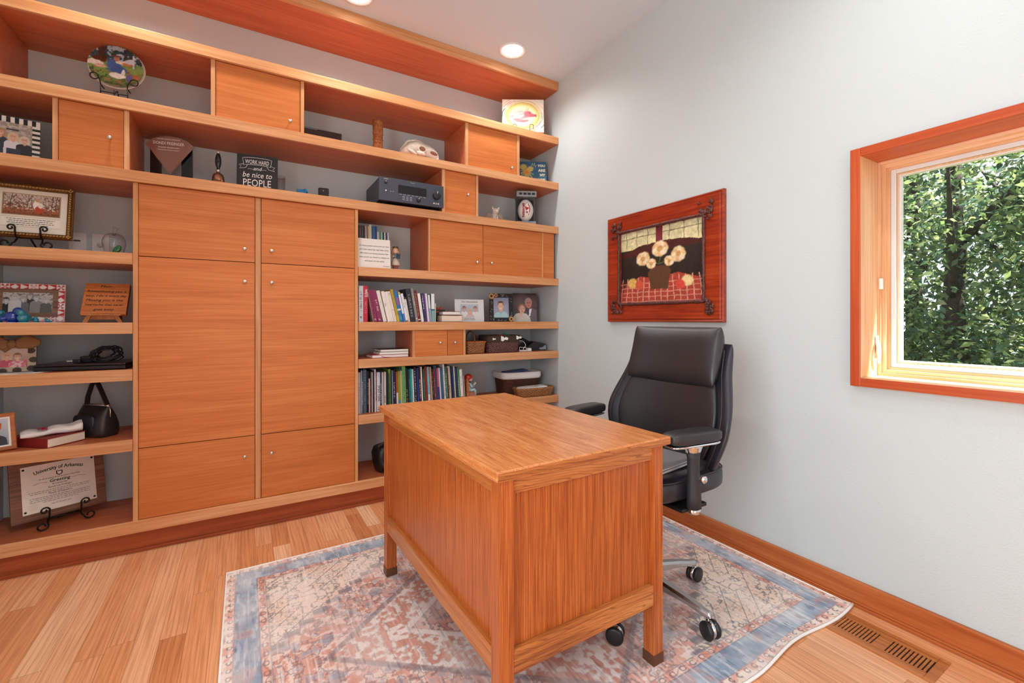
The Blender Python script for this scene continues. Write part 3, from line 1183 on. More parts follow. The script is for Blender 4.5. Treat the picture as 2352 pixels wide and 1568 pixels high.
    a = m.n('ShaderNodeAttribute', attribute_name='Col')
    v = m.coords(False)
    t1 = m.noise(m.mapped(v, (520, 30, 1)), 1.0, 2)
    c = m.mix(.55, a.outputs['Color'], m.ramp(t1, [(.35, (.80, .80, .82)), (.6, (1.08, 1.08, 1.08))]), 'MULTIPLY')
    m.l(c, bs.inputs['Base Color'])
    m.bump(bs, t1, .35, .003)
    me.materials.append(m.mat)
    o = bpy.data.objects.new('rug', me)
    COL.objects.link(o)
    tag(o, 'worn blue and coral patterned rug under the desk and chair', 'rug')
    b = MB()
    pts = []
    for i in range(61):
        x = X0 + W * i / 60
        gxv = W * i / 60
        pts.append((x, Y0 + .011 * math.sin(gxv * 11 + .6), .0055 + (.004 + .004 * math.sin(gxv * 11 + 2)) * min(1, max(0, (gxv / W - .3) / .6))))
    b.tube(pts, .0055, 6)
    b.tube([(X0, Y0, .0055), (X0, Y1, .0055), (X1, Y1, .0055), (X1, Y0 + .02, .0055)], .0055, 6)
    b.build('binding', M['linen'], o)


make_rug()

# ------------------------------------------------------------------ floor vent
v = thing('floor_vent', 'oak slotted floor register beside the baseboard under the window', 'vent', (-.188, -2.191, 0))
b = MB()
b.box(-.083, .083, -.161, -.135, 0, .005, .0015)
b.box(-.083, .083, .135, .161, 0, .005, .0015)
b.box(-.083, -.052, -.135, .135, 0, .005, .0015)
b.box(.052, .083, -.135, .135, 0, .005, .0015)
b.build('frame', M['oak_y'], v)
b = MB()
for k in range(2):
    ys = -.127 if k == 0 else .017
    for i in range(11):
        b.box(-.046, .046, ys + i * .0112 - .0034, ys + i * .0112 + .0034, .001, .0048)
b.box(-.046, .046, -.0115, .0135, .001, .0048)
b.box(-.0515, -.045, -.134, .134, .001, .0048)
b.box(.045, .0515, -.134, .134, .001, .0048)
b.build('grille', M['oak_y'], v)
MB().box(-.052, .052, -.135, .135, .0, .0009).build('backing', M['slot_shade'], v)  # dark plate on the solid floor, painted shade between the slats

# ------------------------------------------------------------------ desk
D = thing('desk', 'heavy oak desk with panelled sides standing on the rug', 'desk', (-1.2815, -1.332, .0085), R(1.3))
HW, HL, DT = .3415, .54, .768
b = MB().box(-HW, HW, -HL, HL, DT - .028, DT, .005)
b.build('desktop', M['oak_top'], D)
for s in (-1, 1):
    MB().box(-HW + .003, HW - .003, s * HL - s * .0002, s * HL + s * .0015, DT - .0245, DT - .005, 0).build('end_edge', M['oak_x'], D)
ox, oy, lw = HW - .018, HL - .018, .046
for sx in (-1, 1):
    for sy in (-1, 1):
        x0, y0 = sx * ox, sy * oy
        x1, y1 = x0 - sx * lw, y0 - sy * lw
        lg = MB().box(x0, x1, y0, y1, .0, DT - .0285, .003).build('leg', M['oak_z'], D)
        e = .0018
        MB().box(x0 + sx * e, x1 - sx * e, y0 + sy * e, y1 - sy * e, 0.0, .036, .002).build('foot_cap', M['bronze'], lg)
zt, zl0, zl1 = DT - .0285, .205, .272
for s in (-1, 1):          # ends (facing -y / +y)
    y0 = s * (oy - .006)
    MB().box(-ox + lw, ox - lw, y0, y0 - s * .022, zt - .047, zt, .001).build('top_rail', M['oak_x'], D)
    MB().box(-ox + lw, ox - lw, s * (oy - .001), y0 - s * .026, zl0, zl1, .002).build('lower_rail', M['oak_x'], D)
    MB().box(-ox + lw, ox - lw, y0 - s * .012, y0 - s * .02, zl1 - .002, zt - .045).build('end_panel', M['oak_z'], D)
# long back (facing -x)
x0 = -(ox - .006)
MB().box(x0, x0 + .022, -oy + lw, oy - lw, zt - .047, zt, .001).build('top_rail', M['oak_y'], D)
MB().box(-(ox - .001), x0 + .026, -oy + lw, oy - lw, zl0, zl1, .002).build('lower_rail', M['oak_y'], D)
MB().box(x0 + .012, x0 + .02, -oy + lw, oy - lw, zl1 - .002, zt - .045).build('back_panel', M['oak_z'], D)
# drawer pedestals on the chair side
for s in (-1, 1):
    y0, y1 = s * (oy - lw), s * .19
    b = MB().box(x0 + .03, ox - .012, min(y0, y1) + .004, max(y0, y1) - .004, .22, zt - .002)
    pd = b.build('pedestal', M['oak_z'], D)
    for i in range(3):
        z0 = .235 + i * .162
        dr = MB().box(ox - .0115, ox - .001, min(y0, y1) + .012, max(y0, y1) - .012, z0, z0 + .152, .002).build('drawer_front', M['oak_y'], D)
        MB().tube([(ox - .001, (y0 + y1) / 2 - .04, z0 + .076), (ox + .012, (y0 + y1) / 2 - .035, z0 + .076), (ox + .012, (y0 + y1) / 2 + .035, z0 + .076), (ox - .001, (y0 + y1) / 2 + .04, z0 + .076)], .004, 8).build('pull', M['brass'], dr)
    MB().box(ox - .19, ox - .14, s * .215, s * .255 + s * .005, 0, .221, .003).build('inner_leg', M['oak_z'], D)
MB().box(ox - .03, ox - .012, -.186, .186, zt - .075, zt - .002, .002).build('pencil_drawer', M['oak_y'], D)

# ------------------------------------------------------------------ office chair
CH = thing('office_chair', 'black leather office chair with chrome arms drawn up to the desk', 'chair', (-.757, -1.548, .0085))
b = MB()
b.lathe([(.03, .075), (.046, .08), (.046, .125), (.034, .14), (.03, .16)], 28)
hub = b.build('base_hub', M['alu'], CH)
for k in range(5):
    a = R(-9 + 72 * k)
    secs = []
    for t, hw, zt_, zb in ((.03, .024, .132, .085), (.12, .022, .128, .092), (.22, .019, .112, .088), (.285, .016, .098, .076), (.312, .013, .094, .074), (.32, .009, .088, .076)):
        secs.append([(t, -hw, zb + .004), (t, -hw * .8, zb), (t, hw * .8, zb), (t, hw, zb + .004), (t, hw, zt_ - .008), (t, hw * .55, zt_), (t, -hw * .55, zt_), (t, -hw, zt_ - .008)])
    b = MB().loft(secs, smooth=False)
    b.tube([(.305, 0, .08), (.305, 0, .055)], .007, 10)
    b.xf(Rz(a))
    lg = b.build('base_leg', M['alu'], CH)
    ca = a + R((15, 40, -25, 100, -20)[k])
    cs = MB()
    for s in (-1, 1):
        cs.lathe([(.0, -.009), (.024, -.009), (.031, -.006), (.0325, 0), (.031, .006), (.024, .009), (0, .009)], 24,
                 T(.305 * math.cos(a) , .305 * math.sin(a), .0325) @ Rz(ca) @ T(.012, s * .017, 0) @ Rx(PI / 2))
    cst = cs.build('caster', M['blackplastic'], lg)
    hd = MB()
    hd.lathe([(.0, -.007), (.029, -.007), (.029, .007), (0, .007)], 24, T(.305 * math.cos(a), .305 * math.sin(a), .0345) @ Rz(ca) @ T(.012, 0, 0) @ Rx(PI / 2))
    hd.build('caster_hood', M['chrome'], lg)
b = MB().lathe([(.029, .15), (.029, .30), (.02, .302), (.02, .46)], 24)
b.build('gas_column', M['blackplastic'], CH)
b = MB()
b.box(-.13, .17, -.1, .1, .45, .49, .012)
b.box(-.06, .08, -.275, .275, .464, .478, .004)
b.tube([(.05, -.1, .47), (.07, -.19, .462), (.075, -.225, .46)], .006, 8)
b.build('tilt_mechanism', M['blackplastic'], CH)
UP = Rz(R(1.5))


def lin1(z, tab):
    if z <= tab[0][0]: return tab[0][1]
    for (a, va), (c_, vc) in zip(tab[:-1], tab[1:]):
        if z <= c_:
            return va + (vc - va) * (z - a) / (c_ - a)
    return tab[-1][1]


def lerp(z, tab):
    return sum(lin1(z + .011 * q, tab) * (7 - abs(q)) for q in range(-6, 7)) / 49.0


# seat
b = MB()
b.ell((.045, 0, .537), (.235, .262, .052), nu=48, nv=24, e=.42)
b.xf(UP)
b.build('seat_base', M['leather_d'], CH)
b = MB()
b.ell((.04, 0, .585), (.218, .238, .030), nu=48, nv=20, e=.5)
b.xf(UP)
b.build('seat_cushion', M['leather'], CH)
b = MB()
b.tube([(.042 + .233 * math.copysign(abs(math.cos(a)) ** .42, math.cos(a)), .2605 * math.copysign(abs(math.sin(a)) ** .42, math.sin(a)), .574) for a in [2 * PI * i / 64 for i in range(64)]], .0035, 6, closed=True)
b.xf(UP)
b.build('seat_piping', M['leather'], CH)

HWT = [(.49, .20), (.53, .235), (.60, .275), (.70, .315), (.78, .318), (.86, .295), (.94, .268), (1.06, .258)]
XBT = [(.49, .235), (.60, .25), (.75, .275), (.90, .305), (1.06, .335)]
WRT = [(.49, .075), (.62, .115), (.75, .125), (.9, .08), (1.06, .045)]


def slab(z0, z1, hwf, xoff, th, wr=1.0, nz=30, ns=22, pw=6.0, sag=0.0, pz=5.0):
    secs = []
    for i in range(nz + 1):
        t = i / nz
        t = .5 - .5 * math.cos(PI * t)
        q = 2 * t - 1
        sh = max(.02, (1 - abs(q) ** pz)) ** .5
        zc = z0 + (z1 - z0) * t
        hw = hwf(zc) * (1 - .05 * (1 - sh))
        sec = []
        for j in range(ns + 1):
            s = -1 + 2 * j / ns
            s = math.sin(s * PI / 2)
            ed = max(0.0, 1 - abs(s) ** pw) ** .5
            zz = zc - sag * (1 - s * s) * (1 - t)
            sec.append((lerp(zc, XBT) + xoff - th / 2 * ed * sh - lerp(zc, WRT) * wr * abs(s) ** 2.3, s * hw, zz))
        for j in range(ns - 1, 0, -1):
            s = -1 + 2 * j / ns
            s = math.sin(s * PI / 2)
            ed = max(0.0, 1 - abs(s) ** pw) ** .5
            zz = zc - sag * (1 - s * s) * (1 - t)
            sec.append((lerp(zc, XBT) + xoff + th / 2 * ed * sh - lerp(zc, WRT) * wr * abs(s) ** 2.3, s * hw, zz))
        secs.append(sec)
    return MB().loft(secs)


b = slab(.50, 1.062, lambda z: lerp(z, HWT), .0, .085, 1.0, 40, 26)
b.xf(UP)
b.build('backrest_shell', M['leather_d'], CH)
b = slab(.555, .925, lambda z: lerp(z, HWT) - .062, -.040, .06, .62, 24, 22, 5, 0, 8)
b.xf(UP)
b.build('back_cushion', M['leather'], CH)
b = slab(.895, 1.132, lambda z: .232, -.048, .115, .8, 28, 24, 5, .022, 3.0)
b.xf(UP)
b.build('headrest', M['leather'], CH)
for s in (-1, 1):
    b = MB()
    pts = []
    for i in range(25):
        z = .54 + .50 * i / 24
        pts.append((lerp(z, XBT) - .0385 - lerp(z, WRT) * .80, s * lerp(z, HWT) * .905, z))
    b.tube(pts, .0024, 6)
    b.xf(UP)
    b.build('piping', M['leather'], CH)
b = MB()
b.box(.20, .255, -.05, .05, .455, .56, .012)
b.xf(UP)
b.build('back_bracket', M['blackplastic'], CH)

for s in (-1, 1):
    A = UP @ T(-.024, s * .288, 0)
    P = A @ Rz(R(8) * -s * -1 if s > 0 else R(-8))
    b = MB()
    b.ell((-.004, 0, .742), (.122, .042, .0225), nu=40, nv=16, e=.45)
    b.xf(P)
    pad = b.build('arm_pad', M['leather'], CH)
    b = MB()
    b.ell((-.004, 0, .7155), (.118, .038, .0055), nu=36, nv=8, e=.45)
    b.xf(P)
    b.build('arm_plate', M['chrome'], CH)
    def esec(z, rx, ry, x=0.0):
        return [(x + rx * math.cos(2 * PI * j / 24), ry * math.sin(2 * PI * j / 24), z) for j in range(24)]
    b = MB().loft([esec(.712, .046, .03), esec(.704, .042, .028), esec(.690, .034, .024), esec(.684, .032, .023)])
    b.xf(A)
    b.build('arm_collar', M['chrome'], CH)
    b = MB().loft([esec(.686, .0325, .0235), esec(.665, .025, .021), esec(.63, .0225, .02), esec(.58, .0245, .021, .002), esec(.52, .028, .023, .004), esec(.482, .029, .024, .004)])
    b.xf(A)
    post = b.build('arm_post', M['rubber'], CH)
    b = MB().loft([esec(.4825, .0265, .0215, .004), esec(.468, .026, .021, .004), esec(.462, .022, .018, .004)])
    b.xf(A)
    b.build('post_cap', M['chrome'], CH)
    b = MB().lathe([(.0, 0), (.012, 0), (.0135, .004), (.0135, .02), (.010, .023), (0, .0235)], 20)
    b.xf(A @ T(.016, s * .016, .59) @ Rx(-PI / 2 * s))
    b.build('pivot_knob', M['chrome'], CH)

# closed laptop lying on the seat
lp = thing('laptop', 'closed silver laptop lying on the office chair seat', 'laptop', (-.815, -1.64, .6275), R(8))
MB().box(-.12, .12, -.16, .16, 0, .009, .003).build('base', M['silver'], lp)
MB().box(-.12, .12, -.16, .16, .0105, .017, .003).build('lid', M['silver'], lp)

# ------------------------------------------------------------------ framed print on the right wall
PF = thing('framed_picture', 'large red wooden framed painting hanging above the office chair', 'picture', (-.001, -1.0235, 1.159), -PI / 2)
FW, FH = .867, .700
MB().ring(FW, FH, [(0, 0), (0, -.022), (.006, -.028), (.014, -.024), (.020, -.030), (.108, -.026), (.118, -.02), (.118, -.008)]).build('frame', M['redwood'], PF)
bark = plain('mauve brown bark', '5c3430', .45, .2, .5, 0, .45, 90, .9)
pw, ph = FW - .22, FH - .22
b = MB()
rng = random.Random(3)
def barkline(p, q):
    n = 34
    return [(p[0] + (q[0] - p[0]) * i / n, -.030 + rng.uniform(-.002, .002), p[1] + (q[1] - p[1]) * i / n) for i in range(n + 1)]
x, z0, z1 = FW / 2 - .114, .114, FH - .114
for p, q in (((-x, z0), (x, z0)), ((x, z0), (x, z1)), ((x, z1), (-x, z1)), ((-x, z1), (-x, z0))):
    pts = barkline(p, q)
    b.tube(pts, [.0095 + rng.uniform(-.0018, .0022) for _ in pts], 8)
b.build('branch_moulding', bark, PF)
for sx in (-1, 1):
    for sz in (-1, 1):
        b = MB()
        for k in range(16):
            ax = sx * (FW / 2 - .114 + rng.uniform(-.03, .066))
            az = FH / 2 + sz * (FH / 2 - .114 + rng.uniform(-.03, .066))
            if abs(ax) < FW / 2 - .118 and abs(az - FH / 2) < FH / 2 - .118:
                continue
            rr = rng.uniform(.010, .019)
            Mx = Ry(rng.uniform(0, PI)) @ Rx(rng.uniform(-.5, .5))
            b.ell((ax, -.033 + rng.uniform(-.004, .002), az), (rr, .0045, rr * .5), Mx, 10, 6)
            b.ell((ax, -.035, az), (rr * .5, .004, rr * .9), Mx, 8, 6)
        for k in range(3):
            ax = sx * (FW / 2 - .114 + .028 * k)
            az = FH / 2 + sz * (FH / 2 - .114 + .028 * k)
            b.ell((ax, -.034, az), (.008, .007, .008), None, 10, 6)
        b.build('leaf_ornament', bark, PF)
L = [('g', .0, .34, '8e3a2c', '2a1a16'), ('g', .34, .74, '241814', '2e241e'), ('g', .74, 1.0, 'd8cf9c', 'e6dfb4'),
     ('n', .35, 18), ('p', [(0, .70), (.12, .72), (.25, .78), (.5, .80), (.75, .79), (.9, .76), (1, .74), (1, .70), (0, .64)], '4a1a18')]
for x_ in (.08, .22, .36, .62, .78, .93):
    L += [('l', [(x_, .78), (x_, 1)], .005, '6c6a50')]
L += [('l', [(0, .9), (1, .92)], .005, '6c6a50'), ('p', [(.46, .78), (.46, 1), (.54, 1), (.54, .78)], '7a2a34'),
      ('p', [(.0, 0), (.0, .1), (.08, .26), (.26, .36), (.5, .33), (.72, .37), (.93, .30), (1, .12), (1, 0)], 'a8402f')]
for i in range(14):
    L.append(('l', [(.0 + i * .075, 0), (.03 + i * .07, .34)], .006, 'd8a08a'))
for i in range(5):
    L.append(('l', [(0, .03 + i * .06), (1, .02 + i * .062)], .005, 'd08a78'))
L += [('p', [(.40, .18), (.36, .40), (.42, .50), (.58, .50), (.64, .40), (.60, .18)], '5a3a26'), ('e', .5, .50, .09, .02, '2e1c14'),
      ('l', [(.5, .5), (.30, .60)], .008, '4a5a34'), ('l', [(.5, .5), (.52, .72)], .008, '4a5a34'), ('l', [(.5, .5), (.72, .60)], .008, '4a5a34')]
rg = random.Random(5)
for cx_, cz_, s_ in ((.30, .60, 1.0), (.51, .70, 1.1), (.72, .60, 1.0), (.40, .52, .7), (.62, .53, .7)):
    for i in range(9):
        a_ = i * 2 * PI / 9
        L.append(('e', cx_ + .05 * s_ * math.cos(a_), cz_ + .055 * s_ * math.sin(a_), .035 * s_, .04 * s_, ('e8cf9c', 'e2b884', 'f0dcb8')[i % 3], .3))
    L.append(('e', cx_, cz_, .03 * s_, .035 * s_, 'c99a5c', .3))
L += [('e', .16, .28, .06, .07, 'd8b060', .2), ('e', .25, .25, .05, .06, 'c8553c', .2), ('e', .82, .26, .06, .065, 'e0c890', .2), ('e', .74, .22, .05, .06, 'cf4838', .2), ('n', .25, 40)]
paint(FW - .234, FH - .234, 130, L, '2a1c16', .012, 4, .117, -.011).build('canvas', M['paint'], PF)

# ------------------------------------------------------------------ things on the shelves
BLK = M['black_iron']


def person(cx, hz, s, skin, hair, shirt, longh=False, asp=1.0, mono=False):
    """a small head-and-shoulders figure for printed photographs; s = half height of the head in v"""
    L = []
    k = s / asp
    if longh:
        L.append(('e', cx, hz - .55 * s, 1.15 * k, 1.7 * s, hair, .15))
    sh = hz - 1.55 * s
    L += [('p', [(cx - 1.9 * k, -.01), (cx - 1.75 * k, sh - .55 * s), (cx - 1.2 * k, sh - .02 * s), (cx - .3 * k, sh + .25 * s), (cx + .3 * k, sh + .25 * s), (cx + 1.2 * k, sh - .02 * s), (cx + 1.75 * k, sh - .55 * s), (cx + 1.9 * k, -.01)], shirt),
          ('p', [(cx - .34 * k, hz - .6 * s), (cx - .4 * k, sh + .1 * s), (cx, sh - .3 * s), (cx + .4 * k, sh + .1 * s), (cx + .34 * k, hz - .6 * s)], skin),
          ('e', cx, hz + .22 * s, .88 * k, .98 * s, hair, .12), ('e', cx, hz - .08 * s, .70 * k, .92 * s, skin, .14),
          ('e', cx, hz + .72 * s, .66 * k, .32 * s, hair, .25),
          ('e', cx - .27 * k, hz + .04 * s, .12 * k, .09 * s, '3a2c28', .4), ('e', cx + .27 * k, hz + .04 * s, .12 * k, .09 * s, '3a2c28', .4),
          ('e', cx, hz - .22 * s, .09 * k, .12 * s, '9a9a9a' if mono else 'c08a74', .5), ('e', cx, hz - .50 * s, .27 * k, .085 * s, 'f0f0f0' if mono else 'e8d0c8', .4)]
    return L


def scroll_easel(label, loc, rotz, w, lip, hgt, run=.11, r=.0038, feet=True):
    """black wrought easel: two scrolled front legs with hooks, a rest bar and a rear prop"""
    e = thing('display_easel', label, 'easel', loc, rotz)
    for s in (-1, 1):
        b = MB()
        x = s * w / 2
        y0 = -.055
        hook = [(x - s * .0, 0.0, lip - .004), (x, -.022, lip - .002), (x, -.030, lip + .02), (x, -.032, lip + hgt * .6)]
        sp1 = spiral((x - s * hgt * .22 * -1, -.032, lip + hgt * .62), hgt * .24, hgt * .06, PI if s > 0 else 0, -1.15 if s > 0 else 1.15, 24)
        b.tube(hook + sp1, r, 8)
        if feet:
            leg = [(x, 0, lip - .004), (x + s * .004, -.02, lip * .55), (x + s * .006, -.045, .025)]
            c = (x + s * .028, -.048, .024)
            sp2 = [(c[0] + .022 * (1 - .55 * i / 22) * math.cos(PI + s * 0 + (2.1 * PI * i / 22) if s > 0 else -(2.1 * PI * i / 22)), c[1], c[2] + .020 * (1 - .55 * i / 22) * math.sin((PI + 2.1 * PI * i / 22) if s > 0 else -(2.1 * PI * i / 22))) for i in range(23)]
            b.tube(leg + sp2, r, 8)
        else:
            b.tube([(x, 0, lip - .004), (x + s * .008, -.01, r)], r, 8)
        b.build('leg', BLK, e)
    b = MB()
    b.tube([(-w / 2, 0, lip - .004), (w / 2, 0, lip - .004)], r, 8)
    b.tube([(0, 0, lip - .004), (0, run, r)], r, 8)
    b.build('rest_bar', BLK, e)
    return e


# ---- round plate with a farmyard scene, on a wire easel
lean = R(9)
p = thing('plate', 'round plate with painted farmyard scene standing on the second shelf', 'plate', (-2.73, .115, 2.352), R(-4))
P0 = Rx(-lean)
b = MB().lathe([(.0, .012), (.07, .012), (.1, .006), (.1155, -.004), (.1165, -.002), (.102, .011), (.07, .018), (0, .018)], 56, P0 @ T(0, 0, .116) @ Rx(PI / 2) @ Ry(PI))
b.build('dish', M['porcelain'], p)
L = [('g', 0, .42, '5a6a34', '7f9a4c'), ('g', .42, .62, '86a050', '6a8250'), ('g', .62, 1, '3c5468', '26402f'), ('s', .6, 1, 13, .52, 'b8c8d8'), ('s', .6, 1, 17, .62, '2a3828'),
     ('s', 0, .45, 15, .58, 'a06a44'), ('s', .0, .4, 21, .60, '3f4a24'), ('p', [(.16, .98), (.3, .98), (.27, .62), (.17, .62)], '4a3430'), ('p', [(.62, .95), (.70, .95), (.68, .66), (.62, .66)], '3a3a44'),
     ('e', .20, .60, .13, .07, '5a3028'), ('e', .28, .66, .05, .05, '4a2822'), ('e', .13, .50, .14, .07, 'e8dcd0'), ('e', .22, .44, .10, .05, 'd8a890'),
     ('e', .46, .50, .13, .16, '4a64a4', .1), ('e', .55, .42, .14, .10, '3f5898', .1), ('e', .50, .69, .05, .06, 'b0785c'), ('e', .50, .74, .08, .03, '7a4430'),
     ('e', .60, .60, .12, .05, 'e0d0c4'), ('e', .72, .58, .12, .04, 'c07850'), ('e', .54, .26, .15, .07, 'f0e4dc'), ('e', .63, .33, .03, .10, 'ece0d8'), ('e', .76, .66, .10, .06, 'c8ccd4'), ('e', .74, .24, .06, .10, '6a5a8c'),
     ('e', .88, .30, .09, .06, 'b06c40'), ('l', [(.80, .82), (.82, .52)], .012, 'd8dce4'), ('n', .3, 26)]
pm = paint(.222, .222, 84, L, '6a8250', .03, 9, 0, 0, mask=lambda u, v: (u - .5) ** 2 + (v - .5) ** 2 < .245)
pm.xf(P0 @ T(0, -.0192, .005))
pm.build('painted_scene', M['gloss'], p)
e = thing('plate_stand', 'black wire stand holding the round farmyard plate', 'easel', (-2.73, .115, Z2), R(-4))
b = MB()
for s in (-1, 1):
    x = s * .052
    b.tube([(x, .02, .080), (x, -.03, .078), (x * 1.05, -.034, .10), (x * 1.2, -.026, .118)] + [(x * 1.2 + s * .016 * (1 - math.cos(a)), -.026, .118 + .016 * math.sin(a)) for a in [2 * PI * i / 14 for i in range(1, 14)]], .0026, 8)
    b.tube([(x, -.03, .078), (x * 1.02, -.028, .04), (x * 1.1, -.03, .0026)], .0026, 8)
b.tube([(-.054, -.0295, .045), (.054, -.0295, .045)], .0026, 8)
b.tube([(0, -.0295, .062), (0, -.0295, .02)], .0026, 8)
b.tube([(0, -.0295, .045), (0, .02, .078), (0, .09, .0026)], .0026, 8)
b.build('wire', BLK, e)

# ---- striped photo frame
f = thing('photo_frame', 'black and white striped photo frame showing three women', 'photo frame', (-3.105, .13, Z3 + .002), R(11), 'framed photographs on the shelves')
tl = Rx(R(-7))
fw, fh = .180, .208
b = MB()
n = 13
for i in range(n):
    for (x0, x1, z0, z1, ver) in ((-fw / 2, fw / 2, fh - .026, fh, 1), (-fw / 2, fw / 2, 0, .026, 1), (-fw / 2, -fw / 2 + .026, .026, fh - .026, 0), (fw / 2 - .026, fw / 2, .026, fh - .026, 0)):
        c = lin('141414') if i % 2 else lin('f0eeea')
        if ver:
            a, d = x0 + (x1 - x0) * i / n, x0 + (x1 - x0) * (i + 1) / n
            b.box(a, d, -.016, 0, z0, z1, 0, col=c)
        else:
            a, d = z0 + (z1 - z0) * i / n, z0 + (z1 - z0) * (i + 1) / n
            b.box(x0, x1, -.016, 0, a, d, 0, col=c)
b.xf(tl).build('frame', M['gloss'], f)
L = [('g', 0, 1, '8a7a6c', 'c8beb6'), ('s', .45, 1, 16, .5, '9a8c80'), ('n', .2, 20)]
L += person(.20, .66, .105, 'd8a890', 'b08860', '2c3440', True, .82) + person(.52, .58, .105, 'd8a890', 'd8bc98', 'e0dce4', True, .82) + person(.80, .52, .10, 'd8a890', 'd8ccb8', '22222a', True, .82) + [('p', [(.36, 0), (.36, .2), (.7, .2), (.7, 0)], '2a3450')]
paint(fw - .05, fh - .05, 70, L, 'a09488', .01, 2, .025, -.012).xf(tl).build('photograph', M['gloss'], f)
b = MB().box(-.02, .02, 0, .003, 0, .15)
b.xf(T(0, .0, .015) @ Rx(R(-7)) @ T(0, 0, .02) @ Rx(R(28)) @ T(0, .001, -.03))
MB().box(-.02, .02, .026, .03, .0, .15).xf(Rx(R(8))).build('back_strut', M['blackplastic'], f)

# ---- fan-shaped glass award
a = thing('award', 'fan-shaped smoked glass award on a black base', 'award', (-2.512, .15, Z3), R(-14))
MB().box(-.105, .105, -.045, .045, 0, .012, .002).build('base', M['lcd'], a)
b = MB()
b.box(-.098, -.046, .012, .022, .012, .205, .001)
b.box(.046, .098, .012, .022, .012, .205, .001)
b.build('black_panel', M['lcd'], a)
MB().box(-.0455, .0455, .013, .021, .0125, .20, .001).build('clear_panel', M['picglass'], a)
fan = [(0, .042), (.118, .205), (.112, .218), (.085, .240), (.045, .254), (0, .259), (-.045, .254), (-.085, .240), (-.112, .218), (-.118, .205)]
MB().prism(fan, -.020, -.004).build('fan', M['awardglass'], a)
fanr = [(x * .93, .05 + (z - .05) * .95) for x, z in fan]
plate_m = plain('bronze glass face', 'b2948a', .2)
MB().prism(fanr, -.0035, -.0025).build('fan_backing', plate_m, a)
silver_ink = plain('engraved pale lettering', 'e6dcd4', .6)
F = lambda z: T(0, -.0208, z)
ink('lettering', [text('t', 'DONDI FRISINGER', None, None, .142, M4=F(.196), ys=1.3), text('t', 'MASTER SCHOOL PRINCIPAL', None, None, .105, M4=F(.222)),
                  text('t', 'SONORA ELEMENTARY', None, None, .098, M4=F(.178)), text('t', 'SPRINGDALE SCHOOL DISTRICT', None, None, .10, M4=F(.165))], silver_ink, a)

# ---- hand bell
bl = thing('hand_bell', 'small aged brass hand bell with black turned handle', 'bell', (-2.292, .085, Z3), 0)
MB().lathe([(.034, .0), (.036, .004), (.034, .012), (.030, .03), (.027, .05), (.022, .062), (.012, .068), (.008, .074)], 32).build('bell_cup', M['copper'], bl)
MB().lathe([(.008, .074), (.009, .080), (.009, .088), (.006, .09)], 24).build('ferrule', M['nickel'], bl)
MB().lathe([(.007, .09), (.0075, .097), (.011, .105), (.015, .125), (.0155, .14), (.013, .158), (.009, .172), (.007, .178)], 24).build('handle', M['lcd'], bl)
MB().lathe([(.0065, .178), (.0075, .184), (.005, .190), (.004, .196), (0, .198)], 20).build('finial', M['nickel'], bl)
MB().lathe([(.017, 0), (.0175, .002), (.0135, .0035), (.0125, .001), (.007, .0015), (0, .002)], 20, T(0, -.028, .036) @ Rx(R(80))).build('medallion', M['copper'], bl)

# ---- chalkboard-style sign
s = thing('sign', 'black square wooden sign lettered in white chalk style', 'sign', (-2.105, .10, Z3), R(-9))
tl = Rx(R(-5))
MB().box(-.103, .103, -.0, .03, .0, .215, .001).xf(tl).build('block', plain('black painted board', '25262a', .6), s)
F = lambda x, z, y=-.0008: tl @ T(x, y, z)
b = MB()
def strip(b, pts, wd, M4):
    b.tube([(p[0], -.0006, p[1]) for p in pts], wd, 5, M=M4)
rib = [(-.075, .192), (-.05, .197), (0, .199), (.05, .197), (.075, .192), (.068, .150), (.045, .155), (0, .157), (-.045, .155), (-.068, .150), (-.075, .192)]
strip(b, rib, .0011, tl)
for q in (-1, 1):
    strip(b, [(q * .069, .156), (q * .092, .150), (q * .082, .140), (q * .090, .128), (q * .058, .135), (q * .05, .152)], .001, tl)
    strip(b, [(q * .02, .128), (q * .035, .131), (q * .048, .129)], .0008, tl)
b.build('ribbon_outline', M['whiteink'], s)
ink('lettering', [text('t', 'WORK HARD', None, None, .122, M4=F(0, .1605), ys=1.75), text('t', 'and', None, None, .045, M4=F(0, .124), shear=.3),
                  text('t', 'be nice to', None, None, .15, M4=F(0, .080), shear=.25, ys=1.25), text('t', 'PEOPLE', None, None, .142, M4=F(0, .028), ys=1.35)], M['whiteink'], s)

# ---- glass cup, blue piece, black device behind the board edge
c = MB().lathe([(.022, 0), (.026, .002), (.032, .132), (.0305, .133), (.0245, .006), (0, .005)], 32).build('drinking_glass', M['picglass'], None, (-1.98, .20, Z3))
tag(c, 'clear plastic cup standing behind the black chalk sign', 'cup')
b = MB()
b.ell((0, 0, .03), (.03, .02, .03), None, 16, 10)
b.lathe([(.012, 0), (.016, .004), (.016, .014), (.012, .018), (0, .0185)], 18, T(.012, -.004, .045) @ Ry(R(60)))
b.box(-.03, -.008, -.01, .01, .04, .058, .004)
o = tag(b.build('trinket', plain('bright blue plastic', '2a86c0', .35), None, (-1.862, .15, Z3)), 'small bright blue plastic trinket left of the black device', 'trinket')
d = thing('electronic_device', 'small black rounded device with a lens, left of the stereo receiver', 'device', (-1.738, .15, Z3), R(-10))
MB().box(-.031, .031, -.015, .015, .0, .086, .009).build('case', M['blackplastic'], d)
MB().box(-.022, .022, -.0165, -.0145, .03, .075, .003).build('screen', plain('reddish dark glass', '2a1416', .15), d)
MB().lathe([(.004, 0), (.003, .004), (0, .0045)], 12, T(.0, -.016, .066) @ Rx(PI / 2)).build('lens', M['nickel'], d)

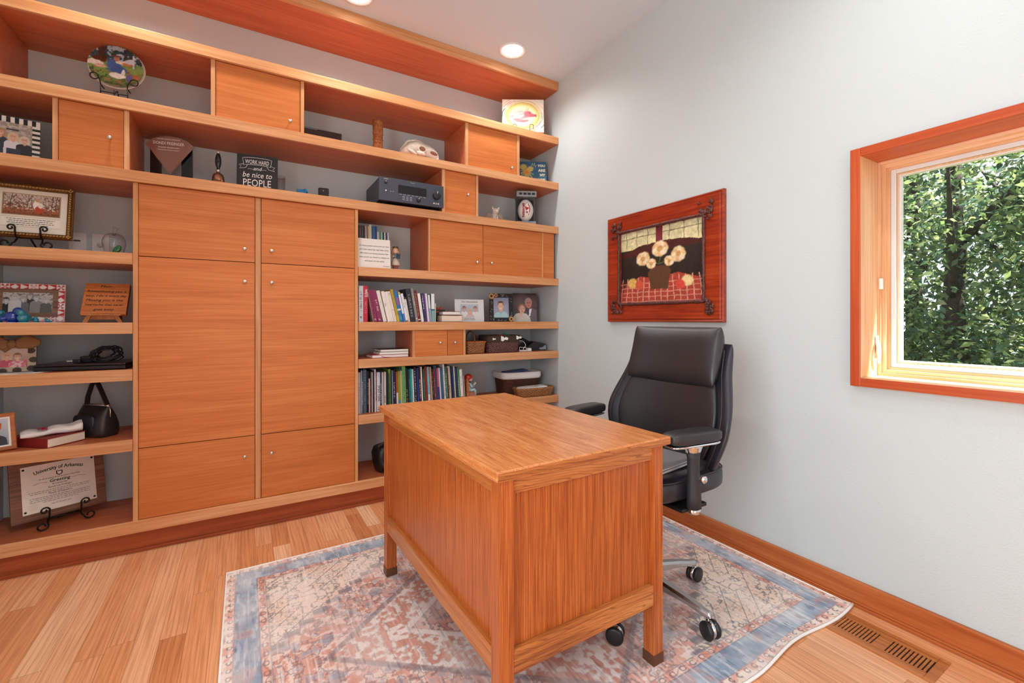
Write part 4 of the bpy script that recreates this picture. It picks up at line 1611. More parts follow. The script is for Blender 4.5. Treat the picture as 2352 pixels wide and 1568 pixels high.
# ---- stereo receiver
rc = thing('stereo_receiver', 'large dark blue-black stereo receiver overhanging its shelf edge', 'receiver', (-1.2215, -.04, Z3), 0)
w, h, dp = .435, .148, .36
MB().box(-w / 2 + .004, w / 2 - .004, .014, dp, .016, h + .012, .002).build('case', M['receiver'], rc)
MB().box(-w / 2, w / 2, 0, .0135, .014, h + .014, .003).build('front_panel', plain('brushed slate panel', '474a58', .35, .3), rc)
b = MB()
for x in (-.17, .17):
    for y in (.075, .30):
        b.lathe([(.02, 0), (.022, .003), (.021, .0155)], 20, T(x, y, 0))
b.build('feet', M['blackplastic'], rc)
MB().box(-.095, .095, -.002, .001, .072, .125, .001).build('display', M['lcd'], rc)
def dial(x, z, r, d_=.018):
    MB().lathe([(r, 0), (r, d_ - .002), (r * .92, d_), (0, d_)], 32, T(x, 0, z) @ Rx(PI / 2)).build('knob', M['blackplastic'], rc)
    MB().box(x - .0012, x + .0012, -d_ - .0006, -d_ + .0005, z + r * .4, z + r * .95).build('knob_mark', M['whiteink'], rc)
dial(.165, .09, .026, .02); dial(.04, .042, .0135, .014); dial(-.175, .128, .009, .008)
b = MB()
for i in range(7):
    b.box(-.09 + i * .027, -.072 + i * .027, -.0035, 0, .063, .0665)
for j in range(3):
    for i in range(3):
        b.box(-.068 + i * .024, -.052 + i * .024, -.003, 0, .030 + j * .010, .0345 + j * .010)
b.build('buttons', plain('pale button caps', '9a9ca4', .4, .3), rc)
b = MB()
for i in range(3):
    b.lathe([(.0055, 0), (.0055, .003), (0, .003)], 14, T(.148 + i * .015, 0, .036) @ Rx(PI / 2))
b.lathe([(.005, 0), (.005, .003), (0, .003)], 14, T(-.175, 0, .075) @ Rx(PI / 2))
b.lathe([(.003, 0), (.003, .003), (0, .003)], 10, T(-.145, 0, .075) @ Rx(PI / 2))
b.lathe([(.003, 0), (.003, .003), (0, .003)], 10, T(-.13, 0, .075) @ Rx(PI / 2))
b.build('sockets', M['nickel'], rc)
ink('lettering', [text('t', 'YAMAHA', None, None, .03, M4=T(-.175, -.0008, .148))], M['whiteink'], rc)
ink('caption', [text('t', 'NATURAL SOUND', None, None, .03, M4=T(0, -.0008, .148))], M['whiteink'], rc)

# ---- second row: brown box with sockets, carved tiki, skull
h5 = thing('switch_box', 'flat dark brown electronic box with a row of slots', 'electronics', (-1.735, .215, Z2), 0)
MB().box(-.118, .118, 0, .12, .003, .125, .002).build('case', plain('dark brown metal', '3a2620', .4, .3), h5)
b = MB()
for i in range(5):
    b.box(-.10 + i * .036, -.083 + i * .036, -.003, 0, .055, .061)
b.build('slots', M['lcd'], h5)
MB().lathe([(.008, 0), (.007, .006), (0, .0065)], 16, T(.1, 0, .062) @ Rx(PI / 2)).build('knob', M['brass'], h5)
MB().box(-.117, -.03, -.0008, 0, .118, .121).build('label_stripe', plain('pale blue strip', '9ab0d0', .4), h5)
b = MB()
prof = [(.030, 0), (.032, .01), (.029, .02), (.029, .04), (.033, .045), (.031, .06), (.030, .09), (.034, .096), (.031, .104), (.031, .125), (.034, .13), (.033, .17), (.034, .2), (.033, .222), (.026, .223), (0, .222)]
b.lathe(prof, 28)
for zz, rr in ((.075, .031), (.115, .031), (.15, .033), (.185, .034)):
    for k in range(3):
        a_ = -PI / 2 + (k - 1) * .6
        b.ell((rr * math.cos(a_), rr * math.sin(a_), zz), (.008, .006, .009), Rz(a_ + PI / 2), 10, 6)
o = tag(b.build('carved_figure', M['carved'], None, (-1.406, .12, Z2)), 'carved brown wooden totem standing left of the skull', 'carving')
sk = thing('animal_skull', 'bleached animal skull lying on the second shelf', 'skull', (-1.118, .13, Z2), R(-6))
b = MB()
secs = []
for x, zc, rz_, ry_ in ((-.138, .050, .006, .008), (-.128, .055, .02, .022), (-.105, .066, .036, .04), (-.07, .082, .05, .052), (-.03, .093, .055, .05), (.01, .096, .050, .042), (.045, .09, .046, .036), (.075, .082, .045, .034), (.105, .07, .042, .032), (.125, .058, .034, .028), (.137, .05, .02, .018), (.141, .045, .006, .006)):
    secs.append([(x, ry_ * math.cos(2 * PI * j / 20), zc + rz_ * math.sin(2 * PI * j / 20)) for j in range(20)])
b.loft(secs)
for s in (-1, 1):
    b.tube([(-.092, s * .040, .072), (-.06, s * .055, .050), (-.03, s * .050, .034)], [.006, .011, .009], 10)
    b.ell((.004, s * .042, .052), (.032, .012, .016), Ry(R(12)), 14, 8)
    b.tube([(.012 + .027 * math.cos(a_), s * (.043 - .004 * math.cos(a_)), .083 + .021 * math.sin(a_)) for a_ in [2 * PI * i / 18 for i in range(18)]], .0055, 8, closed=True)
b.tube([(-.13, 0, .07), (-.08, 0, .138), (-.03, 0, .150), (.02, 0, .146)], [.006, .009, .009, .006], 10)
for i in range(8):
    b.lathe([(.006, .0), (.007, -.014), (.001, -.022)], 8, T(.02 + i * .013, -.026, .034))
    b.lathe([(.006, .0), (.007, -.014), (.001, -.022)], 8, T(.02 + i * .013, .026, .034))
b.lathe([(.009, 0), (.007, -.02), (.001, -.04)], 10, T(.126, -.018, .042))
b.box(-.10, .11, -.03, .03, .0, .02, .008)
b.build('cranium', M['bone'], sk)
hol = plain('brown hollow', '8a5c48', .8)
b = MB()
b.ell((.012, -.041, .083), (.024, .008, .018), None, 18, 10)
b.build('eye_socket', hol, sk)
b = MB()
b.ell((.098, -.028, .070), (.030, .010, .013), Rz(R(8)) @ Ry(R(14)), 18, 10)
b.build('nose_opening', hol, sk)

# ---- painted canvas on the top shelf, blue canvas, pig, football
hg = thing('canvas_painting', 'bright canvas with a pink pig painted inside yellow swirls, top right shelf', 'painting', (-.275, .10, Z1 + .022), R(-30))
tl = Rx(R(-6))
MB().box(-.165, .165, 0, .018, 0, .272, .001).xf(tl).build('stretcher', M['cream'], hg)
L = [('g', 0, 1, 'dcd6c8', 'dcd6c8')]
for k, (rx, cc) in enumerate(((.47, 'c8b48c'), (.44, 'd8ccae'), (.41, 'c8a85c'), (.37, 'd4c070'), (.33, 'dcd098'), (.28, 'dcd4ae'))):
    L.append(('e', .49, .5, rx, rx * 1.02, cc, .05))
rg = random.Random(9)
for k in range(34):
    t0 = rg.uniform(0, 2 * PI)
    rr = rg.uniform(.45, .62)
    pts = [(.49 + rr * math.cos(t0 + q * .12), .5 + rr * .98 * math.sin(t0 + q * .12)) for q in range(5)]
    L.append(('l', pts, rg.uniform(.005, .012), rg.choice(['c88a78', 'd8b060', '3f6a70', '8aa4a0', 'e0c098', 'c87890', '2f5660', 'f0e4c8'])))
L += [('e', .46, .52, .20, .13, 'c87e84', .25), ('e', .36, .50, .12, .10, 'd8a8a6', .3), ('e', .46, .56, .10, .08, 'dcb4b0', .3), ('e', .62, .55, .10, .10, 'b85c68', .25),
      ('e', .73, .50, .08, .06, 'b04e5c', .25), ('e', .80, .50, .025, .055, 'a04050', .2), ('p', [(.14, .46), (.26, .52), (.26, .44)], 'c88c8c'), ('e', .40, .36, .15, .05, 'bc7078', .3, -.2), ('e', .54, .34, .10, .035, 'b05c68', .3, .2),
      ('l', [(.28, .30), (.45, .33), (.6, .36)], .008, 'c06a74'), ('l', [(.40, .60), (.46, .64), (.52, .58), (.46, .53), (.41, .57)], .007, 'c87880'), ('e', .655, .585, .016, .018, '5a3a40', .3), ('l', [(.56, .66), (.60, .74)], .006, '5a6a50'), ('l', [(.60, .66), (.65, .73)], .006, '5a6a50'), ('l', [(.70, .455), (.80, .46)], .006, 'f6ecec'), ('n', .1, 30)]
paint(.33, .272, 110, L, 'f4efe4', .012, 12, 0, -.0006).xf(tl).build('painted_face', M['paint'], hg)
e = thing('wire_easel', 'thin black wire easel holding the pig canvas', 'easel', (-.275, .10, Z1), R(-30))
b = MB()
for s in (-1, 1):
    x = s * .052
    b.tube([(x, .03, .018), (x, -.012, .018), (x, -.02, .03), (x, -.02, .062)] + [(x + s * .014 * (1 - math.cos(a_)), -.02, .062 + .014 * math.sin(a_)) for a_ in [PI * i / 8 for i in range(1, 9)]] + [(x + s * .028, -.02, .04)], .002, 7)
    b.tube([(x, -.012, .018), (x * 1.15, -.03, .002)], .002, 7)
b.tube([(-.052, -.012, .018), (.052, -.012, .018)], .002, 7)
b.tube([(0, .0, .018), (0, .09, .002)], .002, 7)
b.build('wire', BLK, e)

bc = thing('canvas_sign', 'small blue canvas with yellow handprint sun and white letters', 'canvas', (-.165, .135, Z2 + .018), R(-27))
tl = Rx(R(-10))
MB().box(-.118, .118, 0, .018, 0, .178, .001).xf(tl).build('stretcher', plain('deep teal edge', '1f4258', .6), bc)
L = [('g', 0, 1, '3f6f8c', '2f5f80'), ('n', .2, 12)]
for ang, ln in ((20, .20), (45, .18), (70, .15), (150, .24), (170, .22), (195, .22), (215, .24), (240, .25), (262, .25), (285, .24), (310, .26), (335, .24)):
    a_ = R(ang)
    L.append(('l', [(.33 + .08 * math.cos(a_), .50 + .11 * math.sin(a_)), (.33 + ln * math.cos(a_), .50 + ln * 1.35 * math.sin(a_))], .024, rg.choice(['c8c05c', 'b8b860', 'd8c868', 'a8a860'])))
L += [('e', .20, .74, .11, .13, 'c0b860', .4), ('e', .45, .66, .10, .10, 'b8b060', .4), ('e', .33, .50, .12, .17, 'c8a450', .4), ('e', .33, .48, .06, .08, 'd0843c', .5),
      ('l', [(.52, .92), (.49, .80)], .014, 'd8c868'), ('l', [(.60, .94), (.57, .80)], .014, 'd8c868'), ('l', [(.64, .82), (.62, .74)], .014, 'd8c868'), ('n', .25, 34)]
paint(.236, .178, 80, L, '3a688a', .02, 14, 0, -.0006).xf(tl).build('painted_face', M['paint'], bc)
F = lambda x, z: tl @ T(x, -.0012, z)
pale = plain('pale yellow white paint', 'ecefd8', .6)
ink('lettering', [text('t', 'YOU', None, None, .062, M4=F(.078, .134), thick=.0008), text('t', 'ARE', None, None, .058, M4=F(.080, .092), thick=.0008), text('t', 'MY', None, None, .044, M4=F(.084, .052), thick=.0008),
                  text('t', 'SUNSHINE', None, None, .10, M4=F(.055, .018), thick=.0004)], pale, bc)
e = thing('small_wire_easel', 'low black wire easel under the blue canvas', 'easel', (-.165, .135, Z2), R(-27))
b = MB()
b.tube([(-.03, .03, .014), (-.03, -.016, .014), (-.03, -.02, .036), (.03, -.02, .036), (.03, -.016, .014), (.03, .03, .014)], .0018, 7)
for x in (-.03, .03):
    b.tube([(x, -.016, .014), (x, -.03, .0018)], .0018, 7)
    b.tube([(x, .03, .014), (x, .07, .0018)], .0018, 7)
b.build('wire', BLK, e)

pg = thing('pig_figurine', 'cream porcelain winged pig figurine sitting left of the boxed football', 'figurine', (-.515, .13, Z3), R(-20))
b = MB()
b.ell((0, .005, .042), (.030, .026, .04), Rx(R(-10)))
b.ell((.006, -.012, .088), (.024, .022, .022))
b.lathe([(.011, 0), (.012, .012), (.009, .014), (0, .0145)], 16, T(.010, -.030, .086) @ Rx(R(95)))
for s in (-1, 1):
    b.lathe([(.010, 0), (.008, .012), (.001, .026)], 10, T(.006 + s * .017, -.006, .100) @ Ry(R(22 * s)))
    b.tube([(s * .014, -.018, .05), (s * .015, -.03, .022), (s * .014, -.034, .006)], [.011, .009, .010], 10)
    b.ell((s * .024, -.010, .014), (.013, .022, .014))
b.ell((0, .03, .012), (.02, .012, .012))
b.build('body', M['porcelain'], pg)
b = MB()
for s in (-1, 1):
    for k in range(4):
        b.ell((s * (.036 + .006 * k), .014, .066 - .009 * k), (.021, .005, .0085), Ry(R(s * (-25 + 14 * k))), 12, 6)
b.build('wings', plain('brown grey wings', 'a89484', .5), pg)

fb = thing('football_box', 'boxed white football in an open grey display carton', 'boxed football', (-.235, .125, Z3), R(-25))
gry = plain('grey silver carton', '8c8e94', .35, .3)
b = MB()
b.box(-.075, .075, -.05, .075, 0, .034, .001)
b.build('carton_base', gry, fb)
MB().box(-.079, .079, -.056, .075, .226, .27, .001).build('carton_top', gry, fb)
MB().box(-.07, .07, .066, .074, .034, .226).build('carton_back', plain('black card', '17171a', .5), fb)
b = MB()
for x in (-.073, .073):
    b.box(x - .0015, x + .0015, -.048, -.043, .034, .226)
    b.box(x - .0015, x + .0015, .068, .072, .034, .226)
b.build('corner_post', plain('black edge card', '1c1c20', .4), fb)
b = MB()
for k in range(4):
    b.box(-.06 + k * .034, -.035 + k * .034, -.0575, -.056, .24, .256)
b.box(-.07, .07, -.0515, -.05, .006, .012)
b.build('carton_print', M['lcd'], fb)
prof = [(0, .040)] + [(.062 * math.cos(t) ** 1.15 if abs(t) < 1.57 else 0, .130 + .090 * math.sin(t)) for t in [-1.35 + 2.7 * i / 26 for i in range(27)]] + [(0, .2195)]
MB().lathe(prof, 36, T(0, .008, 0)).build('football', plain('white football skin', 'eae6e0', .5, 0, .5, 0, .05, 300, .3), fb)
red = plain('crimson print', 'b01028', .5)
b = MB()
def onball(x, z, lift=.0012):
    t = math.asin(max(-1, min(1, (z - .130) / .090)))
    rr = .062 * math.cos(t) ** 1.15 + lift
    return (x, .008 - math.sqrt(max(1e-6, rr * rr - x * x)), z)
hog = [(-.012, .178), (.004, .186), (.012, .172), (.020, .160), (.026, .140), (.026, .118), (.020, .104), (.016, .084), (.010, .088), (.008, .100), (-.002, .098), (-.010, .104), (-.006, .116), (-.012, .128), (-.016, .144), (-.008, .152), (-.014, .166)]
cxh, czh = .006, .135
vs = [onball(cxh, czh)] + [onball(x + .004, z) for x, z in hog]
b.add(vs, [(0, i + 1, (i + 1) % len(hog) + 1) for i in range(len(hog))])
b.build('emblem', red, fb)
tm = text('t', 'ARKANSAS', None, None, .115, thick=.001)
vs = []
for x, y, z in tm.v:
    vs.append(onball(-.030 + z * 1.0, .125 - x, .0016))
MB().add(vs, tm.f).build('lettering', red, fb)
b = MB()
for i in range(9):
    q = onball(.038, .09 + i * .009, .0012)
    b.ell(q, (.005, .002, .0016), None, 8, 5)
b.tube([onball(.038, .085 + i * .01) for i in range(10)], .0012, 6)
b.build('laces', M['white'], fb)
b = MB()
b.ell((0, 0, .008), (.012, .009, .008)); b.ell((.012, -.002, .014), (.006, .006, .006))
tag(b.build('trinket', plain('small brown trinket', '8a4a34', .5), None, (-.345, .05, Z3)), 'tiny brown trinket at the foot of the football box', 'trinket')

# ---- left column
g = thing('framed_print', 'ornate gold framed autumn print with verse on a black scroll easel', 'picture', (-3.045, .13, Z4 + .058), 0)
tl = Rx(R(-9))
gw, gh = .298, .262
b = MB().ring(gw, gh, [(0, 0), (0, -.016), (.003, -.019), (.005, -.015), (.009, -.022), (.017, -.020), (.021, -.013), (.023, -.015), (.025, -.006)])
b.xf(tl).build('frame', M['goldleaf'], g)
b = MB()
for i in range(26):
    t = -gw / 2 + gw * (i + .5) / 26
    for zz in (.0125, gh - .0125):
        b.ell((t, -.0205, zz), (.0042, .004, .006), Ry(R(30)), 8, 5)
for i in range(22):
    zz = gh * (i + .5) / 22
    for x in (-gw / 2 + .0125, gw / 2 - .0125):
        b.ell((x, -.0205, zz), (.006, .004, .0042), Ry(R(30)), 8, 5)
b.xf(tl).build('beading', plain('worn gilt beads', 'b08a54', .35, .6), g)
L = [('p', [(.10, .40), (.10, .90), (.90, .90), (.90, .40)], 'a88c60'), ('p', [(.115, .42), (.115, .88), (.885, .88), (.885, .42)], '6a4a38'),
     ('p', [(.09, .12), (.09, .36), (.91, .36), (.91, .12)], 'cfc4ac'), ('p', [(.10, .14), (.10, .34), (.90, .34), (.90, .14)], 'efe9dc')]
paint(gw - .05, gh - .05, 60, L, 'e4dfd2', 0, 3, .025, -.0065).xf(tl).build('mount', M['paint'], g)
L = [('g', 0, .35, '8a4c2c', 'b0704a'), ('g', .35, .62, '7a4a34', 'a08070'), ('g', .62, 1, 'b8a494', 'd0c0b2'), ('s', .25, .7, 18, .55, 'd8ccc0'), ('s', .0, .5, 24, .6, '5a3020'), ('s', .5, 1, 22, .6, '6a4434')]
for x0 in (.12, .42, .86, .93):
    L += [('l', [(x0, .35), (x0 + .02, 1)], .012, '3c2a24'), ('l', [(x0 + .01, .62), (x0 - .12, 1)], .008, '3c2a24'), ('l', [(x0 + .015, .7), (x0 + .10, 1)], .008, '3c2a24')]
L += [('e', .58, .52, .06, .22, 'f0ebe2', .2), ('e', .63, .28, .07, .2, 'b84428', .2), ('e', .66, .50, .05, .14, 'e6dccc', .2), ('e', .60, .74, .04, .08, 'c89878', .3), ('n', .25, 30)]
paint(.190, .098, 90, L, 'a07a60', .02, 6, .115, -.0075).xf(tl).build('print', M['paint'], g)
b = MB()
for i, wd in enumerate((.165, .15, .16, .12)):
    k = 0
    x = -wd / 2
    while x < wd / 2:
        l = .006 + .010 * ((i * 7 + k * 5) % 4) / 4
        b.box(x, min(x + l, wd / 2), -.0078, -.0072, .089 - i * .0095, .0915 - i * .0095)
        x += l + .003
        k += 1
b.xf(tl).build('verse', M['greyink'], g)
scroll_easel('black scrolled iron easel under the gold framed print', (-3.045, .13, Z4), 0, .085, .062, .062)

ap = thing('glass_apple', 'clear glass apple ornament with green glass leaf', 'ornament', (-2.745, .15, Z4), 0)
MB().lathe([(0, .012), (.016, .003), (.026, .002), (.040, .022), (.0475, .055), (.047, .078), (.038, .102), (.022, .114), (.012, .110), (0, .102)], 40).build('body', M['clearglass'], ap)
MB().tube([(0, 0, .103), (.002, 0, .125), (.008, 0, .145)], [.007, .009, .012], 12).build('stem', M['clearglass'], ap)
MB().ell((.02, -.045, .026), (.014, .006, .026), Ry(R(30)), 20, 12).build('leaf', plain('deep green glassy leaf', '1d6a26', .1, 0, .6), ap)
ink('lettering', [text('t', 'THANK YOU', None, None, .035, M4=T(-.004, -.0478, .078)), text('t', 'FOR TEACHING', None, None, .035, M4=T(-.004, -.0482, .066))], plain('frosted etching', 'd8d8d6', .6), ap)

q = thing('photo_frame', 'red and white quilt-pattern frame around a black and white family photograph', 'photo frame', (-3.075, .21, Z5 + .003), 0, 'framed photographs on the shelves')
tl = Rx(R(-7))
qw, qh, bd = .262, .188, .034
L = []
cols = ['c8384c', 'd87c84', 'b85a6a', 'd89aa0', 'c83030']
rg = random.Random(2)
asp = qw / qh
nx_, nz_ = 8, 6
for i in range(nx_):
    for j in range(nz_):
        if 0 < i < nx_ - 1 and 0 < j < nz_ - 1: continue
        x0, x1, z0, z1 = i / nx_, (i + 1) / nx_, j / nz_, (j + 1) / nz_
        cx_, cz_ = (x0 + x1) / 2, (z0 + z1) / 2
        k = (i + j) % 3
        cc = rg.choice(cols)
        L.append(('p', [(x0, z0), (x1, z0), (x1, z1), (x0, z1)], 'f0e9e4' if k == 0 else cc))
        if k == 0:
            for a_ in range(4):
                t = PI / 4 + a_ * PI / 2
                L.append(('p', [(cx_, cz_), (cx_ + .062 * math.cos(t - .35), cz_ + .084 * math.sin(t - .35)), (cx_ + .066 * math.cos(t + .35), cz_ + .088 * math.sin(t + .35))], cc))
        elif k == 1:
            L.append(('p', [(cx_, z0 + .01), (x1 - .008, cz_), (cx_, z1 - .01), (x0 + .008, cz_)], 'f2ece8'))
        else:
            L.append(('p', [(x0 + .01, z0 + .01), (x1 - .01, cz_), (x0 + .01, z1 - .01)], 'f2ece8'))
fm = paint(qw, qh, 100, L, 'f0e9e4', 0, 2, 0, -.013)
fm.box(-qw / 2, qw / 2, -.0128, 0, 0, qh, 0, col=lin('eee6e0'))
fm.xf(tl).build('frame', M['paint'], q)
MB().ring(qw - .05, qh - .05, [(0, -.0125), (0, -.016), (.019, -.016), (.019, -.013)], .025).xf(tl).build('inner_frame', wood('weathered brown wood', '6a4634', '8e6a54', 'a8866e', 0, .6, 80, 4), q)
L = [('g', 0, 1, '8a8a8a', 'c8c8c8'), ('s', 0, 1, 14, .55, '6a6a6a')]
for cx_, z_, s_, hr, sh, lg_ in ((.53, .84, .11, '8a8a8a', '303030', True), (.40, .70, .11, 'a0a0a0', '6a6a6a', True), (.07, .62, .12, '3a3a3a', '262626', False), (.24, .80, .12, 'c0bcb8', 'c8c8c8', True), (.66, .78, .125, '8c8c8c', '848484', False), (.86, .66, .115, 'b0b0b0', '5a5a5a', True)):
    L += person(cx_, z_, s_, 'bcbcbc', hr, sh, lg_, 1.75, True)
paint(qw - .088, qh - .088, 70, L, 'a0a0a0', .01, 8, .044, -.0145).xf(tl).build('photograph', M['gloss'], q)
tag(MB().box(-.155, .155, -.085, .1, 0, .0022, .0005).build('lace_runner', M['lace'], None, (-3.065, .10, Z5)), 'thin white cloth under the quilt frame and glass birds', 'doily')


def bird(name, label, loc, s, mat, rz):
    o = thing('glass_bird', label, 'figurine', loc, rz, 'blue glass birds')
    b = MB()
    b.ell((0, 0, .30 * s), (.36 * s, .26 * s, .30 * s), Ry(R(-18)), 24, 16)
    b.ell((-.18 * s, 0, .62 * s), (.22 * s, .20 * s, .22 * s), None, 20, 12)
    b.lathe([(.07 * s, 0), (.0, .13 * s)], 10, T(-.36 * s, 0, .62 * s) @ Ry(R(-95)))
    b.tube([(.2 * s, 0, .26 * s), (.45 * s, 0, .2 * s), (.62 * s, 0, .12 * s)], [.18 * s, .12 * s, .08 * s], 12)
    b.lathe([(.3 * s, 0), (.3 * s, .03 * s), (.2 * s, .06 * s), (0, .07 * s)], 20)
    b.build('body', mat, o)
    return o


cob = plain('cobalt blue glass shine', '14389a', .06, 0, .7, .6)
tea = plain('teal blue glass shine', '0f7a90', .06, 0, .7, .6)
bird('g', 'dark cobalt blue glass bird at the left before the quilt frame', (-3.088, .085, Z5 + .0023), .084, cob, R(200))
bird('g', 'teal glass bird, taller of the two teal ones, before the quilt frame', (-3.047, .065, Z5 + .0023), .074, tea, R(60))
bird('g', 'tiny teal glass bird upright before the quilt frame corner', (-3.005, .06, Z5 + .0023), .034, tea, R(80))
bird('g', 'tiniest teal glass bird lying low at the right of the row', (-2.967, .06, Z5 + .0023), .026, tea, R(0))
bird('g', 'teal glass bird half out of frame behind the cobalt one', (-3.15, .12, Z5 + .0023), .07, tea, R(150))

pl = thing('plaque', 'square wooden plaque with black handwriting, leaning back on small easel', 'plaque', (-2.772, .075, Z5 + .042), R(-3))
tl = Rx(R(-27))
MB().box(-.087, .087, 0, .02, 0, .178, .001).xf(tl).build('board', M['plaquewood'], pl)
MB().box(.0872, .0885, .0002, .0198, .001, .177).xf(tl).build('bark_edge', M['walnut'], pl)
F = lambda x, z: tl @ T(x, -.0008, z)
ink('lettering', [text('t', 'Mom...', None, None, .055, M4=F(.0, .154), shear=.2), text('t', 'Remembering you is', None, None, .152, M4=F(0, .126), shear=.2), text('t', 'easy, I do it every day', None, None, .158, M4=F(0, .100), shear=.2),
                  text('t', 'Missing you is the', None, None, .142, M4=F(-.004, .074), shear=.2), text('t', 'heartache that never', None, None, .148, M4=F(-.002, .049), shear=.2), text('t', 'goes away', None, None, .078, M4=F(-.002, .022), shear=.2)], M['ink'], pl)
e = thing('small_easel', 'little wooden easel under the handwritten plaque', 'easel', (-2.772, .075, Z5), R(-3))
b = MB()
for s in (-1, 1):
    b.obox((s * .058, -.006, .022), (.017, .009, .05), Ry(R(-24 * s)), .001)
b.box(-.06, .06, -.002, .006, .016, .036, .001)
b.box(-.075, .075, -.03, .0, .0365, .0415, .001)
b.build('front_frame', M['easelwood'], e)
MB().obox((.045, .09, .033), (.016, .007, .072), Rx(R(-22)), .001).build('rear_leg', M['walnut'], e)

bo = thing('bow_frame', 'spotted photo frame tied with a brown burlap bow', 'photo frame', (-3.10, .12, Z6 + .004), R(4), 'framed photographs on the shelves')
tl = Rx(R(-6))
L = [('p', [(.0, 0), (1, 0), (1, 1), (0, 1)], 'b0a088')]
for cx_, cz_ in ((.06, .08), (.30, .03), (.60, .05), (.9, .1), (.94, .4), (.88, .72), (.05, .45), (.06, .8), (.7, .92), (.35, .93)):
    L.append(('e', cx_, cz_, .10, .10, '3e2e26', .1))
fm = paint(.155, .135, 70, L, 'b0a088', 0, 3, 0, -.012)
fm.box(-.0775, .0775, -.0118, 0, 0, .135, 0, col=lin('6a5a4a'))
fm.xf(tl).build('frame', M['paint'], bo)
L = [('g', 0, 1, '8a5c54', 'd0b8ac')] + person(.32, .62, .17, 'd09c84', 'c8a888', 'b04a5c', True, 1.1) + person(.66, .56, .17, 'd8a890', '8a5a48', 'd8b0b0', False, 1.1) + [('s', 0, .35, 12, .5, 'c84a70')]
paint(.098, .088, 50, L, 'c09a8c', .01, 5, .022, -.0128).xf(tl).build('photograph', M['gloss'], bo)
b = MB()
for s in (-1, 1):
    secs = []
    for i in range(11):
        t = i / 10
        x = s * (.006 + .088 * t)
        hh = .010 + .022 * math.sin(PI * min(1, t * 1.05)) ** .7
        dz = -.018 * (t - .3) ** 2 + (.012 if s > 0 else .0) * t
        secs.append([(x, -.025 + .016 * math.cos(2 * PI * j / 14) * (.5 + .6 * math.sin(PI * t)), .132 + dz + hh * math.sin(2 * PI * j / 14) + .003 * math.sin(9 * t + j)) for j in range(14)])
    b.loft(secs)
b.ell((0, -.03, .130), (.016, .016, .020), None, 14, 10)
b.tube([(-.005, -.018, .118), (-.03, -.018, .10)], [.008, .012], 8)
b.xf(tl).build('burlap_bow', M['burlap'], bo)
b = MB()
n = 40
vs = [(0, 0, .002)]
for i in range(n):
    a_ = 2 * PI * i / n
    rr = 1 + .05 * math.cos(10 * a_)
    vs.append((.115 * rr * math.cos(a_), .09 * rr * math.sin(a_), .0025 + .0025 * math.sin(7 * a_)))
b.add(vs, [(0, i + 1, (i + 1) % n + 1) for i in range(n)], smooth=True)
b.add([(x, y, 0) for x, y, z in vs], [(0, (i + 1) % n + 1, i + 1) for i in range(n)])
b.add([vs[i + 1] for i in range(n)] + [(vs[i + 1][0], vs[i + 1][1], 0) for i in range(n)], [(i, i + n, (i + 1) % n + n, (i + 1) % n) for i in range(n)])
tag(b.build('lace_doily', M['lace'], None, (-3.085, .105, Z6)), 'white lace doily under the burlap bow frame', 'doily')

lp = thing('laptop', 'closed dark plum laptop on the left shelf under a power cord', 'laptop', (-2.835, .185, Z6 + .003), R(-9))
MB().box(-.175, .175, -.12, .12, 0, .018, .004).build('base', M['blackplastic'], lp)
MB().box(-.175, .175, -.12, .12, .020, .031, .004).build('lid', M['darkred'], lp)
b = MB()
for x in (-.15, .15):
    for y in (-.1, .1):
        b.lathe([(.006, -.003), (.006, 0.0)], 10, T(x, y, 0))
b.build('feet', M['rubber'], lp)
pc = thing('power_adapter', 'coiled black power cord with plug lying on the plum laptop', 'power cord', (-2.805, .18, Z6 + .0345), R(-9))
MB().box(-.07, -.005, -.03, .02, .0, .03, .006).build('brick', M['blackplastic'], pc)
b = MB()
rg = random.Random(4)
pts = []
for i in range(150):
    t = i / 149
    a_ = 2 * PI * 6 * t
    rr = .036 + .012 * math.sin(a_ * .37) + .004 * rg.uniform(-1, 1)
    pts.append((.03 + rr * 1.35 * math.cos(a_), -.012 + .020 * math.sin(a_ * 1.0 + .4) + .010 * math.sin(a_ * .3), .040 + rr * .82 * math.sin(a_ + .2)))
b.tube(pts, .0036, 7)
b.tube([(.05, -.03, .004), (.085, -.025, .006), (.10, -.01, .02), (.075, 0, .045)], .0036, 7)
b.tube([(.0, -.02, .004), (-.03, -.05, .006), (-.06, -.055, .008)], .0036, 7)
b.build('cord', M['blackplastic'], pc)
b = MB()
b.box(-.085, -.055, -.063, -.047, .001, .017, .003)
b.build('plug', M['blackplastic'], pc)
b = MB()
b.box(-.108, -.085, -.060, -.058, .007, .012)
b.box(-.108, -.085, -.052, -.050, .007, .012)
b.build('prongs', M['nickel'], pc)

fr = thing('photo_frame', 'wooden photo frame cut off by the left edge beside the red book', 'photo frame', (-3.135, .055, Z7 + .002), R(30), 'framed photographs on the shelves')
tl = Rx(R(-12))
MB().ring(.13, .168, [(0, 0), (0, -.014), (.004, -.017), (.016, -.014), (.018, -.006)]).xf(tl).build('frame', M['plaquewood'], fr)
MB().ring(.096, .134, [(0, -.0055), (0, -.011), (.007, -.011), (.007, -.007)], .017).xf(tl).build('inner_frame', M['cream'], fr)
L = [('g', 0, 1, '8a94a0', 'c8ccd4')] + person(.5, .62, .17, 'c89880', '6a4a3a', '262a34', False, .72)
paint(.084, .122, 50, L, '9aa2ac', .01, 5, .023, -.0075).xf(tl).build('photograph', M['gloss'], fr)
MB().box(-.02, .02, .03, .034, 0, .12).xf(Rx(R(10))).build('back_strut', M['plaquewood'], fr)

